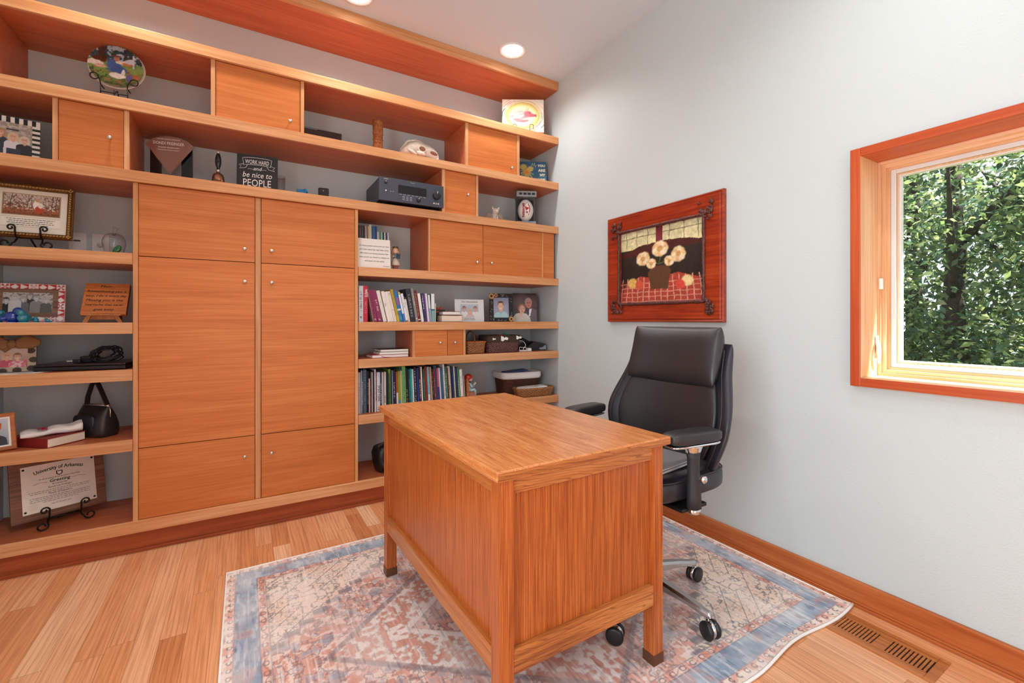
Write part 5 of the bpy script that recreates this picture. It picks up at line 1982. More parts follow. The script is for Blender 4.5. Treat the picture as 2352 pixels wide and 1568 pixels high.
rb = thing('red_book', 'thick red hardback lying flat left of the black handbag', 'book', (-2.956, .010, Z7 + .001), R(50))
MB().box(0, .167, 0, .232, 0, .003, .001).build('back_cover', M['redbook'], rb)
MB().box(0, .167, 0, .232, .0415, .0445, .001).build('front_cover', M['redbook'], rb)
b = MB().box(.0, .004, .0, .232, .0032, .0413, .001)
b.build('spine', M['redbook'], rb)
MB().box(.0045, .163, .004, .228, .0033, .0412).build('pages', M['paper'], rb)
hk = thing('handkerchief', 'folded white handkerchief with embroidered red flowers on the red book', 'handkerchief', (-2.972, .135, Z7 + .0465), R(0))
b = MB()
secs = []
for i in range(22):
    t = i / 21
    y = -.105 + .21 * t
    sec = []
    for j in range(20):
        a_ = 2 * PI * j / 20
        wx = .05 + .006 * math.sin(t * 9)
        hz = .011 + .010 * t + .003 * math.sin(t * 14)
        sec.append((wx * math.copysign(abs(math.cos(a_)) ** .6, math.cos(a_)) + .006 * math.sin(t * 6), y, max(0, hz * (1 + math.copysign(abs(math.sin(a_)) ** .7, math.sin(a_))) + .0025 * math.sin(5 * a_ + t * 12))))
    secs.append(sec)
b.loft(secs)
b.xf(Rz(R(-72)))
b.build('cloth', M['linen'], hk)
b = MB()
rg = random.Random(6)
for i in range(26):
    b.ell((rg.uniform(-.03, .03), -.035 + rg.uniform(-.018, .018), .0305 + rg.uniform(-.001, .001)), (.005, .004, .0022), Rz(rg.uniform(0, 3)), 8, 5, col=lin(rg.choice(['b02040', 'c83a5c', 'c02848', '5a7a4a'])))
b.xf(Rz(R(-72)))
b.build('embroidery', M['matte'], hk)

hb = thing('handbag', 'black leather handbag with upright strap handle', 'handbag', (-2.828, .222, Z7), R(-42))
def bagsec(z, hw, hd):
    return [(hw * math.copysign(abs(math.cos(2 * PI * j / 40)) ** .42, math.cos(2 * PI * j / 40)), hd * math.copysign(abs(math.sin(2 * PI * j / 40)) ** .55, math.sin(2 * PI * j / 40)), z) for j in range(40)]
b = MB().loft([bagsec(.0, .088, .045), bagsec(.004, .096, .052), bagsec(.02, .100, .057), bagsec(.06, .098, .056), bagsec(.10, .092, .045), bagsec(.135, .086, .026), bagsec(.15, .083, .014), bagsec(.155, .082, .011)])
b.build('body', M['leather'], hb)
b = MB()
b.ell((-.012, -.047, .066), (.066, .0125, .050), None, 24, 12, .45)
b.build('front_pocket', M['leather_d'], hb)
b = MB()
b.tube([(-.082, -.0, .156), (0, -.0, .158), (.082, 0, .156)], [.007] * 3, 10)
b.tube([(.083, 0, .155), (.09, 0, .13), (.092, -.002, .10)], .003, 8)
b.build('clasp_bar', M['nickel'], hb)
pts = [(-.062, 0, .158), (-.055, 0, .20), (-.03, 0, .262), (-.012, 0, .280), (.004, 0, .278), (.03, 0, .235), (.066, 0, .168), (.07, 0, .158)]
b = MB()
secs = []
fine = []
for i in range(len(pts) - 1):
    for k in range(5):
        fine.append(Vector(pts[i]).lerp(Vector(pts[i + 1]), k / 5))
fine.append(Vector(pts[-1]))
for i, p_ in enumerate(fine):
    d_ = (fine[min(i + 1, len(fine) - 1)] - fine[max(i - 1, 0)]).normalized()
    n_ = Vector((-d_.z, 0, d_.x)) * .003
    y_ = Vector((0, .011, 0))
    secs.append([p_ + n_ + y_, p_ + n_ - y_, p_ - n_ - y_, p_ - n_ + y_])
b.loft(secs, smooth=False)
b.build('handle', M['leather'], hb)

dp = thing('diploma', 'university diploma on a walnut plaque leaning on the lowest shelf', 'diploma', (-2.951, .196, .200), R(26.5))
tl = Rx(R(-14))
dw, dh = .346, .292
MB().box(-dw / 2, dw / 2, 0, .016, 0, dh, .003).xf(tl).build('board', M['walnut'], dp)
L = [('g', 0, 1, 'e6e0d2', 'ece6da'), ('e', .14, .14, .055, .09, 'ded8c8', .1), ('n', .04, 10)]
paint(.268, .226, 30, L, 'e8e2d6', 0, 3, .034, -.0012).xf(tl).build('certificate', M['paint'], dp)
F = lambda x, z: tl @ T(x, -.0018, z)
arc = []
tm = text('t', 'University of Arkansas', None, None, .178, thick=.0003, ys=1.25)
vs = []
for x, y, z in tm.v:
    a_ = x / .30
    vs.append((math.sin(a_) * (.30 + z), y, (.30 + z) * math.cos(a_) - .30))
tm.v = vs
tm.xf(F(0, .226))
mbs = [tm, text('t', 'To all to whom these presents may come', None, None, .150, M4=F(0, .184), thick=.0), text('t', 'Greeting', None, None, .075, M4=F(0, .165), shear=.15, thick=.0003),
       text('t', 'Be it known that', None, None, .055, M4=F(0, .153), thick=.0002), text('t', 'Dondi Lee Frisinger', None, None, .085, M4=F(0, .1395)), text('t', 'Master of Education', None, None, .085, M4=F(0, .110))]
mbs[0] = tm
ink('lettering', mbs, M['ink'], dp)
b = MB()
rg = random.Random(8)
for zz, wd in ((.130, .225), (.122, .215), (.101, .22), (.093, .22), (.085, .22), (.077, .13), (.062, .07)):
    x = -wd / 2
    while x < wd / 2:
        l = rg.uniform(.005, .015)
        b.box(x, min(x + l, wd / 2), -.0018, -.0013, zz - .0010, zz + .0009)
        x += l + rg.uniform(.002, .004)
for s in (-1, 1):
    b.tube([(s * .045, -.0016, .168), (s * .07, -.0016, .172), (s * .095, -.0016, .166)], .0007, 5)
b.xf(tl).build('script_lines', M['greyink'], dp)
b = MB().prism([(-.012, .212), (.012, .212), (.011, .196), (0, .189), (-.011, .196)], -.002, -.0014)
b.xf(tl @ T(0, 0, .003)).build('crest', M['ink'], dp)
b = MB().prism([(-.008, .2085), (.008, .2085), (.0072, .198), (0, .1935), (-.0072, .198)], -.0024, -.0019)
b.xf(tl @ T(0, 0, .003)).build('crest_shield', M['cream'], dp)
b = MB()
for x in (-.125, .125):
    for zz in (.046, .247):
        b.lathe([(.005, 0), (.004, .002), (0, .0024)], 14, tl @ T(x, -.0014, zz) @ Rx(PI / 2))
b.build('rosettes', M['black_iron'], dp)
scroll_easel('black scrolled iron easel holding the diploma plaque', (-2.941, .182, Z8), R(26.5), .115, .044, .075, .10)

# ---- right column: thin books behind the verse sign
def book(label, loc, w, h, d, col, lean=0.0, rotz=0.0, marks=None, group=None, pages=True, mi='gloss', title=None):
    """a shelved book standing spine forward; loc = lower left of the spine"""
    o = MB()
    c = lin(col)
    nz, nx = 72, 7
    marks = marks or []
    rb_ = random.Random(int(w * 1e6) + int(h * 1e5))
    vs = [(w * i / nx, 0, h * j / nz) for j in range(nz + 1) for i in range(nx + 1)]
    fs, cs = [], []
    for j in range(nz):
        gap = rb_.random() < .12 or j % 3 == 2
        for i in range(nx):
            a0 = j * (nx + 1) + i
            fs.append((a0, a0 + 1, a0 + nx + 2, a0 + nx + 1))
            cc = c
            t = (j + .5) / nz
            for a_, b_, colr, mid in marks:
                if a_ <= t <= b_ and (not mid or (2 <= i <= 4 and not gap and rb_.random() < .72)):
                    cc = lin(colr)
            cs.append(cc)
    o.add(vs, fs, cols=cs)
    t = min(.0022, w * .2)
    if pages:
        o.box(0, t, .0003, d, 0, h, 0, col=c)
        o.box(w - t, w, .0003, d, 0, h, 0, col=c)
        o.box(t, w - t, .0003, .0022, 0, h, 0, col=c)
    A = Ry(lean)
    o.xf(A)
    ob = o.build('book', M[mi], None, loc, rotz)
    tag(ob, label, 'book', group)
    if pages:
        MB().box(t, w - t, .0025, d - .003, .002, h - .003).xf(A).build('pages', M['paper'], ob)
    if title:
        tm_ = text('t', title[0], None, None, title[1] * h, M4=A @ T(w * .5 - title[3] * .36, -.0004, title[2] * h) @ Ry(PI / 2), ys=title[4])
        ink('title', [tm_], title[5], ob)
    return ob


ORD = ['first', 'second', 'third', 'fourth', 'fifth', 'sixth', 'seventh', 'eighth', 'ninth', 'tenth', 'eleventh', 'twelfth', 'thirteenth', 'fourteenth', 'fifteenth', 'sixteenth', 'seventeenth', 'eighteenth', 'nineteenth', 'twentieth']
TENS = ['', '', 'twenty', 'thirty', 'forty', 'fifty', 'sixty', 'seventy']
def ordn(i):
    if i < 20: return ORD[i]
    n_ = i + 1
    return TENS[n_ // 10] + ('-' + ORD[n_ % 10 - 1] if n_ % 10 else '')
def ordw(i):
    n_ = i + 1
    return {20: 'twentieth', 30: 'thirtieth', 40: 'fortieth', 50: 'fiftieth', 60: 'sixtieth', 70: 'seventieth'}.get(n_, ordn(i))
def cname(h):
    r_, g_, b_ = [int(h[i:i + 2], 16) for i in (0, 2, 4)]
    mx, mn = max(r_, g_, b_), min(r_, g_, b_)
    if mx - mn < 28:
        return 'black' if mx < 60 else 'dark grey' if mx < 110 else 'grey' if mx < 185 else 'white'
    dk = 'dark ' if mx < 110 else 'pale ' if mn > 150 else ''
    if mx == r_:
        if b_ > g_ + 10: return dk + ('purple' if b_ > r_ * .75 else 'crimson')
        if g_ > r_ * .78: return dk + ('cream' if mn > 150 else 'yellow').strip() if mn <= 150 else 'cream'
        if g_ > r_ * .45: return dk + ('tan' if mn > 80 else 'brown')
        return dk + 'red'
    if mx == g_: return dk + ('teal' if b_ > r_ + 25 else 'green')
    return dk + ('purple' if r_ > g_ + 20 else 'teal' if g_ > b_ * .85 else 'blue')


x = -1.512
upper = [('14100f', .016), ('8a4a58', .009), ('1c1a1c', .006), ('3f6a5c', .008), ('2a1c20', .008), ('7a4450', .007), ('d8ccd0', .010), ('2a2420', .005), ('cbb888', .011), ('ece6d6', .018), ('15202f', .006), ('2f6aac', .018), ('2a3f78', .015),
         ('e6e2d8', .009), ('b8ac88', .006), ('4f8a7c', .007), ('2f8a9a', .007), ('dfe6e0', .005), ('4aa070', .006), ('1a2438', .010), ('dfe4ea', .006), ('a8b07c', .005), ('5a4a3a', .005), ('28407a', .008), ('f2f0ee', .008)]
for i, (c_, w_) in enumerate(upper):
    h_ = .305 if i < 13 else .272
    if i == 9: h_ = .315
    if i in (11, 12): h_ = .307
    book(f'{ordw(i)} thin book from the left behind the white verse sign, {cname(c_)} spine', (x + w_ * 0, .215, Z4 + .0008), w_ * .93, h_, .17, c_, R(-1.2), 0, None, 'thin books behind the verse sign', True)
    x += w_ * .955
sg = thing('verse_sign', 'square cream sign with grey cursive verse leaning in the upper right shelf', 'sign', (-1.443, .055, Z4), R(-2))
tl = Rx(R(-6))
MB().box(-.104, .104, 0, .014, 0, .197, .001).xf(tl).build('panel', M['cream'], sg)
F = lambda x, z: tl @ T(x, -.0008, z)
ink('lettering', [text('t', 'So many people come into our lives', None, None, .19, M4=F(0, .146), shear=.45), text('t', 'and then leave the way they came.', None, None, .186, M4=F(0, .121), shear=.45), text('t', 'But there are those precious few', None, None, .18, M4=F(0, .096), shear=.45),
                  text('t', 'who touch our hearts so deeply we', None, None, .188, M4=F(0, .071), shear=.45), text('t', 'will never be the same.', None, None, .125, M4=F(0, .046), shear=.45), text('t', 'Amy Crawford', None, None, .044, M4=F(.074, .018), shear=.45)], M['ink'], sg)
gf = thing('girl_figurine', 'small painted girl figurine holding a slate beside the verse sign', 'figurine', (-1.287, .125, Z4), R(-10))
b = MB()
def lc(h): return lin(h)
b.lathe([(.022, .0), (.024, .006), (.022, .012)], 20, col=lc('c8a890'))
for s in (-1, 1):
    b.tube([(s * .009, 0, .01), (s * .010, -.004, .045)], [.007, .010], 10, col=lc('b86060'))
b.lathe([(.030, .036), (.033, .042), (.027, .062), (.016, .082), (.012, .088)], 22, col=lc('d8c8b4'))
b.lathe([(.0125, .082), (.017, .095), (.014, .112), (.006, .118)], 20, col=lc('6a8494'))
b.ell((0, -.002, .136), (.019, .018, .020), None, 18, 12, col=lc('e6bca0'))
b.ell((0, .004, .143), (.0215, .019, .019), None, 18, 12, col=lc('c08c4c'))
for s in (-1, 1):
    b.ell((s * .020, .0, .125), (.007, .008, .016), None, 10, 8, col=lc('c08c4c'))
    b.tube([(s * .014, -.002, .108), (s * .020, -.016, .094), (s * .012, -.028, .096)], [.0065, .005, .004], 8, col=lc('e0b498'))
    b.ell((s * .006, -.0195, .137), (.002, .001, .002), None, 6, 4, col=lc('3a2a24'))
    b.ell((s * .011, -.003, .161), (.009, .004, .006), Ry(R(20 * s)), 10, 6, col=lc('2e2024'))
b.build('body', M['gloss'], gf)
MB().obox((.016, -.031, .098), (.026, .003, .034), Rx(R(-12)) @ Ry(R(8)), .0005).build('slate', plain('dark slate', '24364a', .5), gf)

# ---- leaning books on the row level with the eye
X0 = -1.545
K = .000243
titles = {1: ('WRITE', .22, .80, .012, 1.5, M['whiteink']), 10: ('Smile', .24, .66, .012, 1.6, plain('pink title ink', 'd82a64', .5))}
rowd = [(105, 118, 0, 965, 'c6cad0', [(.1, .15, '3a3a4a', 1), (.3, .85, '8a4a58', 1)]), (228, 118, 0, 970, 'c01a3a', [(.25, .6, 'd86a7c', 1), (.03, .08, 'f4e8ea', 1)]),
        (484, 15, -10.5, 800, 'b09490', []), (500, 100, -10.5, 860, '8a2050', [(.2, .8, '5a1434', 1), (.05, .1, 'e8d8d8', 1)]), (618, 118, -12.0, 850, '8a2a58', [(.35, .7, 'd8a0b4', 1), (.05, .1, 'f0e8e8', 1)]), (752, 94, -13.2, 845, 'e6ded4', [(.62, .66, '8a8480', 1)]),
        (868, 84, -13.0, 830, 'efe6dc', [(.48, .62, '8a7a78', 1)]), (956, 88, -13.0, 825, 'ece4da', [(.08, .1, 'a09a94', 1)]), (1046, 76, -13.2, 835, 'e6dccf', [(.36, .39, '4a4440', 1), (.85, .95, '8a6a5c', 1)]), (1126, 74, -12.8, 895, 'b4962a', [(.0, .2, 'c4b038', 0), (.45, .55, '8ab04a', 1)]),
        (1204, 100, -12.0, 860, '2c78b4', [(.36, .42, 'e8e4dc', 0), (.05, .2, '6aa4cc', 1)]), (1308, 56, -11.5, 830, '2f7cc0', [(.28, .9, 'e4e8f0', 0), (.9, 1, 'd0b848', 0)]), (1368, 62, -11.0, 790, 'e6e6ec', [(.5, .7, '4a8ab0', 1), (.0, .05, 'c03a4c', 0)]), (1434, 66, -10.5, 700, 'e2dad2', [(.9, 1, '3a1a20', 0)]),
        (1504, 142, -9.2, 930, '29262e', [(.12, .82, '8a8a9c', 1)]), (1650, 72, -9.5, 935, '8a8a86', [(.5, .85, 'b8b890', 1), (.08, .12, 'f0f0ec', 1)]), (1726, 84, -9.2, 890, '6a1216', [(.15, .9, 'b8705c', 1), (.05, .09, 'f0f0ec', 0)]), (1814, 78, -8.4, 810, 'efebe4', [(.42, .46, '5a5450', 1)]),
        (1896, 58, -7.2, 815, '262c5c', [(.45, .95, 'e4e4ec', 1)]), (1956, 44, -7.0, 820, '762a80', []), (2002, 56, -6.0, 810, 'e2dee2', []), (2060, 56, -5.0, 775, '8f9fb8', [(.5, 1, 'e0e4ea', 0)]), (2120, 98, -1.0, 815, '7fb0ac', [(.46, 1, 'e8ecea', 0), (.40, .46, '3a6a6c', 0)]), (2220, 18, 0, 545, 'e6e2dc', [])]
for i, (xx, ww, ln, hh, cc, mk) in enumerate(rowd):
    book(f'{ordw(i)} book from the left in the leaning row, {cname(cc)} spine', (X0 + (xx - 105) * K, .045 + .004 * ((i * 5) % 3), Z5 + .0006), ww * K * .96, hh * K * .985 / math.cos(R(ln)), .155, cc, R(ln), 0, mk, 'books leaning beside the family photographs', True, title=titles.get(i))

bx = thing('gift_box', 'small dark box tied with an orange ribbon bow behind the cream book', 'box', (-.955, .21, Z5), R(-6))
MB().box(-.05, .05, -.045, .045, 0, .09, .002).build('carton', plain('charcoal card', '2c2a2a', .5), bx)
b = MB()
b.box(-.051, .051, -.046, -.0445, .07, .076)
for s in (-1, 1):
    b.tube([(0, -.04, .092), (s * .02, -.042, .108), (s * .034, -.042, .1), (s * .016, -.042, .092), (0, -.04, .092)], .004, 8)
b.build('ribbon', plain('orange ribbon', 'c84a24', .5), bx)
wb = thing('white_book', 'white paperback lying on the cream page-edged book', 'book', (-.895, .13, Z5 + .0505), R(-4))
MB().box(-.065, .065, -.06, .06, .0, .002).build('back_cover', M['redbook'], wb)
MB().box(-.064, .064, -.059, .059, .0022, .022).build('pages', M['cream'], wb)
MB().box(-.065, .065, -.06, .06, .0222, .025).build('front_cover', M['redbook'], wb)
cb = thing('cream_book', 'thick book lying flat with cream page edges forward, beside the white frame', 'book', (-.897, .135, Z5), R(-4))
MB().box(-.078, .078, -.085, .085, 0, .003, .001).build('back_cover', M['walnut'], cb)
MB().box(-.075, .075, -.082, .082, .0032, .0455, .004).build('pages', M['paper'], cb)
MB().box(-.078, .078, -.085, .085, .0457, .0495, .001).build('front_cover', M['walnut'], cb)


def simpleframe(label, loc, rz, w_, h_, bd_, mat, layers, bg, tilt=7, n=64, seed=1, name='photo_frame', d_=.014):
    o = thing(name, label, 'photo frame', loc, R(rz), 'framed photographs on the shelves')
    A = Rx(R(-tilt))
    MB().ring(w_, h_, [(0, 0), (0, -d_), (bd_, -d_), (bd_, -d_ + .004)]).xf(A).build('frame', mat, o)
    paint(w_ - 2 * bd_ + .002, h_ - 2 * bd_ + .002, n, layers, bg, .008, seed, bd_ - .001, -d_ + .0045).xf(A).build('photograph', M['gloss'], o)
    MB().box(-.018, .018, .012 + math.tan(R(tilt)) * h_ * .4, .015 + math.tan(R(tilt)) * h_ * .4, 0.0, h_ * .6).xf(Rx(R(6))).build('back_strut', M['blackplastic'], o)
    return o, A


L = [('g', 0, 1, '9aa6b8', 'b8c0cc')] + person(.2, .66, .17, 'd09a88', '8a5c48', 'e4e4e8', False, 1.4) + person(.82, .66, .17, 'd09a88', '8a6a58', 'dcdce0', False, 1.4) + person(.52, .46, .17, 'd8a894', 'c8b09c', 'd0b0b4', True, 1.4)
o = thing('photo_frame', 'white photo frame titled in dark lettering, three people inside', 'photo frame', (-.735, .12, Z5), R(-10), 'framed photographs on the shelves')
A = Rx(R(-6))
b = MB()
b.ring(.222, .166, [(0, 0), (0, -.014), (.043, -.014)])
b.xf(A).build('frame', M['white'], o)
MB().box(-.1105, .1105, -.013, -.001, .001, .165).xf(A).build('mount', M['whiteplastic'], o)
paint(.138, .094, 56, L, 'b0b8c4', .008, 3, .036, -.0148).xf(A).build('photograph', M['gloss'], o)
ink('lettering', [text('t', 'Two Generations', None, None, .125, M4=A @ T(0, -.0147, .143), shear=.2)], M['ink'], o)
ink('caption', [text('t', 'Cherish the past', None, None, .075, M4=A @ T(.0, -.0147, .023)), text('t', 'Celebrate the present', None, None, .082, M4=A @ T(0, -.0147, .013))], M['ink'], o)

L = [('g', 0, 1, 'a8acc0', '8a8ca4'), ('n', .1, 5), ('e', .5, .08, .44, .24, 'a8d0d4', .08), ('e', .48, .36, .11, .12, 'd8a890', .15), ('e', .47, .62, .19, .20, '5a3a2c', .1), ('e', .47, .56, .165, .20, 'e2b49c', .1),
     ('e', .40, .585, .022, .014, '4a3a34', .3), ('e', .54, .585, .022, .014, '4a3a34', .3), ('e', .47, .455, .065, .022, 'f4ece8', .3), ('e', .30, .56, .025, .05, 'd8a088', .2), ('e', .64, .56, .025, .05, 'd8a088', .2), ('l', [(.36, .30), (.48, .22), (.60, .32)], .012, '7aa4ac'), ('l', [(.48, .22), (.48, .02)], .006, '7aa4ac'), ('e', .47, .77, .17, .05, '5a3a2c', .2)]
o, A = simpleframe('black scrolled frame with sunflowers around a smiling boy portrait', (-.44, .16, Z5), -15, .188, .222, .032, plain('black filigree frame', '17161a', .4, .3, .5, 0, .1), L, '9a9cb0', 6, 70, 4)
b = MB()
rg = random.Random(12)
for i in range(30):
    side = i % 4
    t = rg.uniform(.08, .92)
    if side == 0: px_, pz_ = -.094 + .188 * t, .016
    elif side == 1: px_, pz_ = -.094 + .188 * t, .206
    elif side == 2: px_, pz_ = -.078, .222 * t
    else: px_, pz_ = .078, .222 * t
    a_ = rg.uniform(0, 2 * PI)
    b.tube([(px_ + .008 * math.cos(a_ + q_ * .7), -.0146, pz_ + .008 * math.sin(a_ + q_ * .7)) for q_ in range(4)], .0013, 5)
b.xf(A).build('filigree', M['nickel'], o)
for (fx, fz, fr_) in ((-.078, .200, .023), (-.042, .208, .015), (.078, .020, .020)):
    b = MB()
    for k in range(14):
        a_ = 2 * PI * k / 14
        b.ell((fx + fr_ * .7 * math.cos(a_), -.0165, fz + fr_ * .7 * math.sin(a_)), (fr_ * .36, .0025, fr_ * .15), Ry(-a_), 10, 6, col=lin('e0b478'))
    b.ell((fx, -.019, fz), (fr_ * .42, .004, fr_ * .42), None, 14, 8, col=lin('5a3014'))
    b.xf(A).build('sunflower', M['matte'], o)
L = [('g', 0, .5, '2e3040', '4a3a40'), ('g', .5, 1, '5a4448', '3a2c30'), ('e', .35, .75, .3, .2, '6a5454', .8), ('n', .3, 4),
     ('p', [(.48, 0), (.52, .32), (.62, .44), (.80, .48), (1, .40), (1, 0)], '6a6068'), ('p', [(.64, .18), (.68, .44), (.78, .46), (.72, .2)], 'f0ecea'), ('p', [(.55, .30), (.60, .48), (.68, .46), (.66, .2)], '3c4450'),
     ('e', .65, .68, .15, .16, 'a89890', .1), ('e', .66, .63, .125, .16, 'c88474', .1), ('e', .615, .66, .035, .022, '8a5048', .5), ('e', .71, .66, .035, .022, '8a5048', .5), ('e', .615, .66, .014, .010, '4a302c', .4), ('e', .71, .66, .014, .010, '4a302c', .4), ('e', .66, .56, .05, .02, 'a85a54', .3),
     ('p', [(0, 0), (.0, .16), (.12, .28), (.34, .32), (.56, .28), (.70, .16), (.74, 0)], 'd4d0c4'), ('p', [(.2, .12), (.24, .30), (.42, .32), (.34, .16)], 'e0b4a0'), ('e', .37, .48, .17, .15, '9a6a54', .15), ('e', .38, .43, .115, .14, 'dca898', .1), ('e', .335, .455, .018, .012, '5a3a34', .4), ('e', .43, .455, .018, .012, '5a3a34', .4), ('e', .385, .365, .045, .016, 'b85a5c', .3), ('n', .12, 30)]
o = thing('photo_frame', 'frameless portrait of an elderly couple at the right end of the shelf', 'photo frame', (-.19, .2, Z5), R(-20), 'framed photographs on the shelves')
A = Rx(R(-8))
MB().box(-.1, .1, 0, .006, 0, .238, .001).xf(A).build('backing', M['blackplastic'], o)
paint(.2, .238, 84, L, '3a3038', .008, 5, 0, -.0006).xf(A).build('photograph', M['gloss'], o)

# ---- notebooks, baskets, telephone, charger
for i, (lab, c_, w_, d_, h_, dx, cv) in enumerate((('pink-red notebook at the bottom of the pile left of the small drawers', 'b02a44', .25, .16, .020, .0, 'b02a44'), ('cream notebook in the middle of the pile', 'e8e2d8', .20, .15, .016, .028, 'd8d0c4'), ('dark plum notebook on top of the pile', '3a1c22', .195, .15, .017, .030, '3a1c22'))):
    z_ = Z6 + .0005 + (0, .0208, .0374)[i]
    o = thing('notebook', lab, 'notebook', (-1.345 + dx, .135, z_), R((4, 2, 3)[i]), 'notebooks in a pile')
    cm = plain('notebook cover', cv, .5)
    MB().box(-w_ / 2, w_ / 2, -d_ / 2, d_ / 2, 0, .002, .0006).build('back_cover', cm, o)
    MB().box(-w_ / 2 + .006, w_ / 2 - .002, -d_ / 2 + .002, d_ / 2 - .002, .0021, h_ - .0021).build('pages', M['cream'], o)
    MB().box(-w_ / 2, w_ / 2, -d_ / 2, d_ / 2, h_ - .002, h_, .0006).build('front_cover', cm, o)
    if i == 0:
        MB().tube([(-.06, -d_ / 2 - .001, .01), (-.04, -d_ / 2 - .008, .004), (.0, -d_ / 2 - .014, .0015)], .0018, 6).build('ribbon', plain('red ribbon', 'c02040', .5), o)


def rsec(z, hw, hd, e_=.35, n_=40):
    return [(hw * math.copysign(abs(math.cos(2 * PI * j / n_)) ** e_, math.cos(2 * PI * j / n_)), hd * math.copysign(abs(math.sin(2 * PI * j / n_)) ** e_, math.sin(2 * PI * j / n_)), z) for j in range(n_)]


def basket(label, loc, rz, w_, d_, h_, mat, taper=.9, bands=0, name='basket', cat='basket', th_=.006):
    o = thing(name, label, cat, loc, R(rz))
    b = MB()
    S = []
    nb_ = max(2, bands)
    for i in range(nb_ * 2 + 1):
        t = i / (nb_ * 2)
        k = taper + (1 - taper) * t
        bul = .0015 if (bands and i % 2) else 0
        S.append(rsec(h_ * t, w_ / 2 * k + bul, d_ / 2 * k + bul))
    S += [rsec(h_, w_ / 2 - th_, d_ / 2 - th_), rsec(.006, w_ / 2 * taper - th_, d_ / 2 * taper - th_)]
    b.loft(S)
    b.build('body', mat, o)
    return o


o = basket('small tan splint basket with a dark hoop handle beside the small drawers', (-.700, .135, Z6), 0, .168, .14, .088, M['basketwood'], .88, 5)
MB().tube([rsec(.086, .085, .071)[j] for j in range(40)], .005, 8, closed=True).build('rim', M['plaquewood'], o)
MB().tube([(-.02 + .0 * i, -.068 + .136 * i / 12 if False else .075 * math.cos(PI - PI * i / 12), .085 + .080 * math.sin(PI * i / 12)) for i in range(13)], .0055, 8).build('handle', M['walnut'], o)
o = basket('dark woven basket with butterfly liner left of the telephone', (-.462, .15, Z6), -3, .285, .19, .098, M['wicker_p'], .9, 9)
b = MB()
b.loft([rsec(.078, .1435, .096), rsec(.100, .149, .101), rsec(.132, .1475, .1), rsec(.1325, .138, .09), rsec(.06, .132, .085)], caps=False)
b.build('liner', plain('dark brown printed cloth', '4a3a30', .85, 0, .2, 0, .4, 260, .2), o)
b = MB()
for (bx_, bz_, s_) in ((-.01, .108, 1.0), (.115, .114, .75), (-.095, .106, .42)):
    b.prism([(bx_ - .026 * s_, bz_ + .020 * s_), (bx_ - .004 * s_, bz_ + .012 * s_), (bx_, bz_ + .004 * s_), (bx_ + .016 * s_, bz_ + .012 * s_), (bx_ + .036 * s_, bz_ + .002 * s_), (bx_ + .03 * s_, bz_ - .012 * s_), (bx_ + .004 * s_, bz_ - .010 * s_), (bx_ - .012 * s_, bz_ - .022 * s_), (bx_ - .026 * s_, bz_ - .016 * s_)], -.1025, -.1015)
b.build('butterfly_print', M['whiteink'], o)
b = MB()
b.tube([(-.02, 0, .10), (.02, -.03, .142), (.065, -.06, .128)], .006, 8, col=lin('1f8a5c'))
b.box(-.03, .01, -.06, -.02, .09, .136, .003, col=lin('c84028'))
b.box(.02, .06, .0, .04, .09, .134, .003, col=lin('dfe2e6'))
b.box(-.09, -.05, -.02, .03, .09, .12, .003, col=lin('5a4a44'))
tag(b.build('craft_supplies', M['gloss'], None, (-.462, .15, Z6), R(-3)), 'green and red craft bits poking out of the butterfly basket', 'craft supplies', None)

ph = thing('telephone', 'black desk telephone with handset at the right end of the shelf', 'telephone', (-.125, .19, Z6), R(-6))
b = MB()
prof = [(-.105, 0), (-.105, .018), (-.02, .075), (.055, .060), (.085, .05), (.085, 0)]
b.prism([(x_, z_) for x_, z_ in prof], -.07, .09)
b.build('base', M['blackplastic'], ph)
b = MB()
b.tube([(-.13, .0, .098), (-.09, -.01, .088), (-.05, -.01, .066), (-.02, -.01, .06)], [.010, .013, .014, .012], 12)
b.build('handset', M['blackplastic'], ph)
b = MB()
b.prism([(.02, .02), (.06, .030), (.078, .046), (.086, .030), (.086, .008), (.03, .008)], -.074, -.0702)
b.build('grey_trim', plain('grey blue plastic', '8a94a2', .4), ph)
ch = thing('charger', 'white square charger with looped white cable in front of the telephone', 'charger', (-.225, .095, Z6), R(-8))
MB().box(-.016, .016, -.02, .02, 0, .026, .005).build('plug_block', M['whiteplastic'], ch)
MB().box(-.085, -.0165, -.012, .02, 0, .012, .003).build('cable_block', M['white'], ch)
b = MB()
pts = [(-.016, 0, .013), (-.03, .0, .032), (-.045, -.004, .03), (-.055, -.006, .006), (-.08, -.004, .010), (-.078, .0, .034), (-.055, .002, .030), (-.034, .0, .03), (-.028, .004, .055), (-.045, .006, .078), (-.072, .006, .084), (-.095, .004, .062), (-.105, .0, .03), (-.13, -.01, .004)]
cur = []
for i in range(len(pts) - 1):
    p0, p1, p2, p3 = [Vector(pts[max(0, min(len(pts) - 1, i + k))]) for k in (-1, 0, 1, 2)]
    for k in range(6):
        t = k / 6
        cur.append(.5 * ((2 * p1) + (-p0 + p2) * t + (2 * p0 - 5 * p1 + 4 * p2 - p3) * t * t + (-p0 + 3 * p1 - 3 * p2 + p3) * t ** 3))
b.tube(cur, .0022, 7)
b.build('cable', M['whiteplastic'], ch)

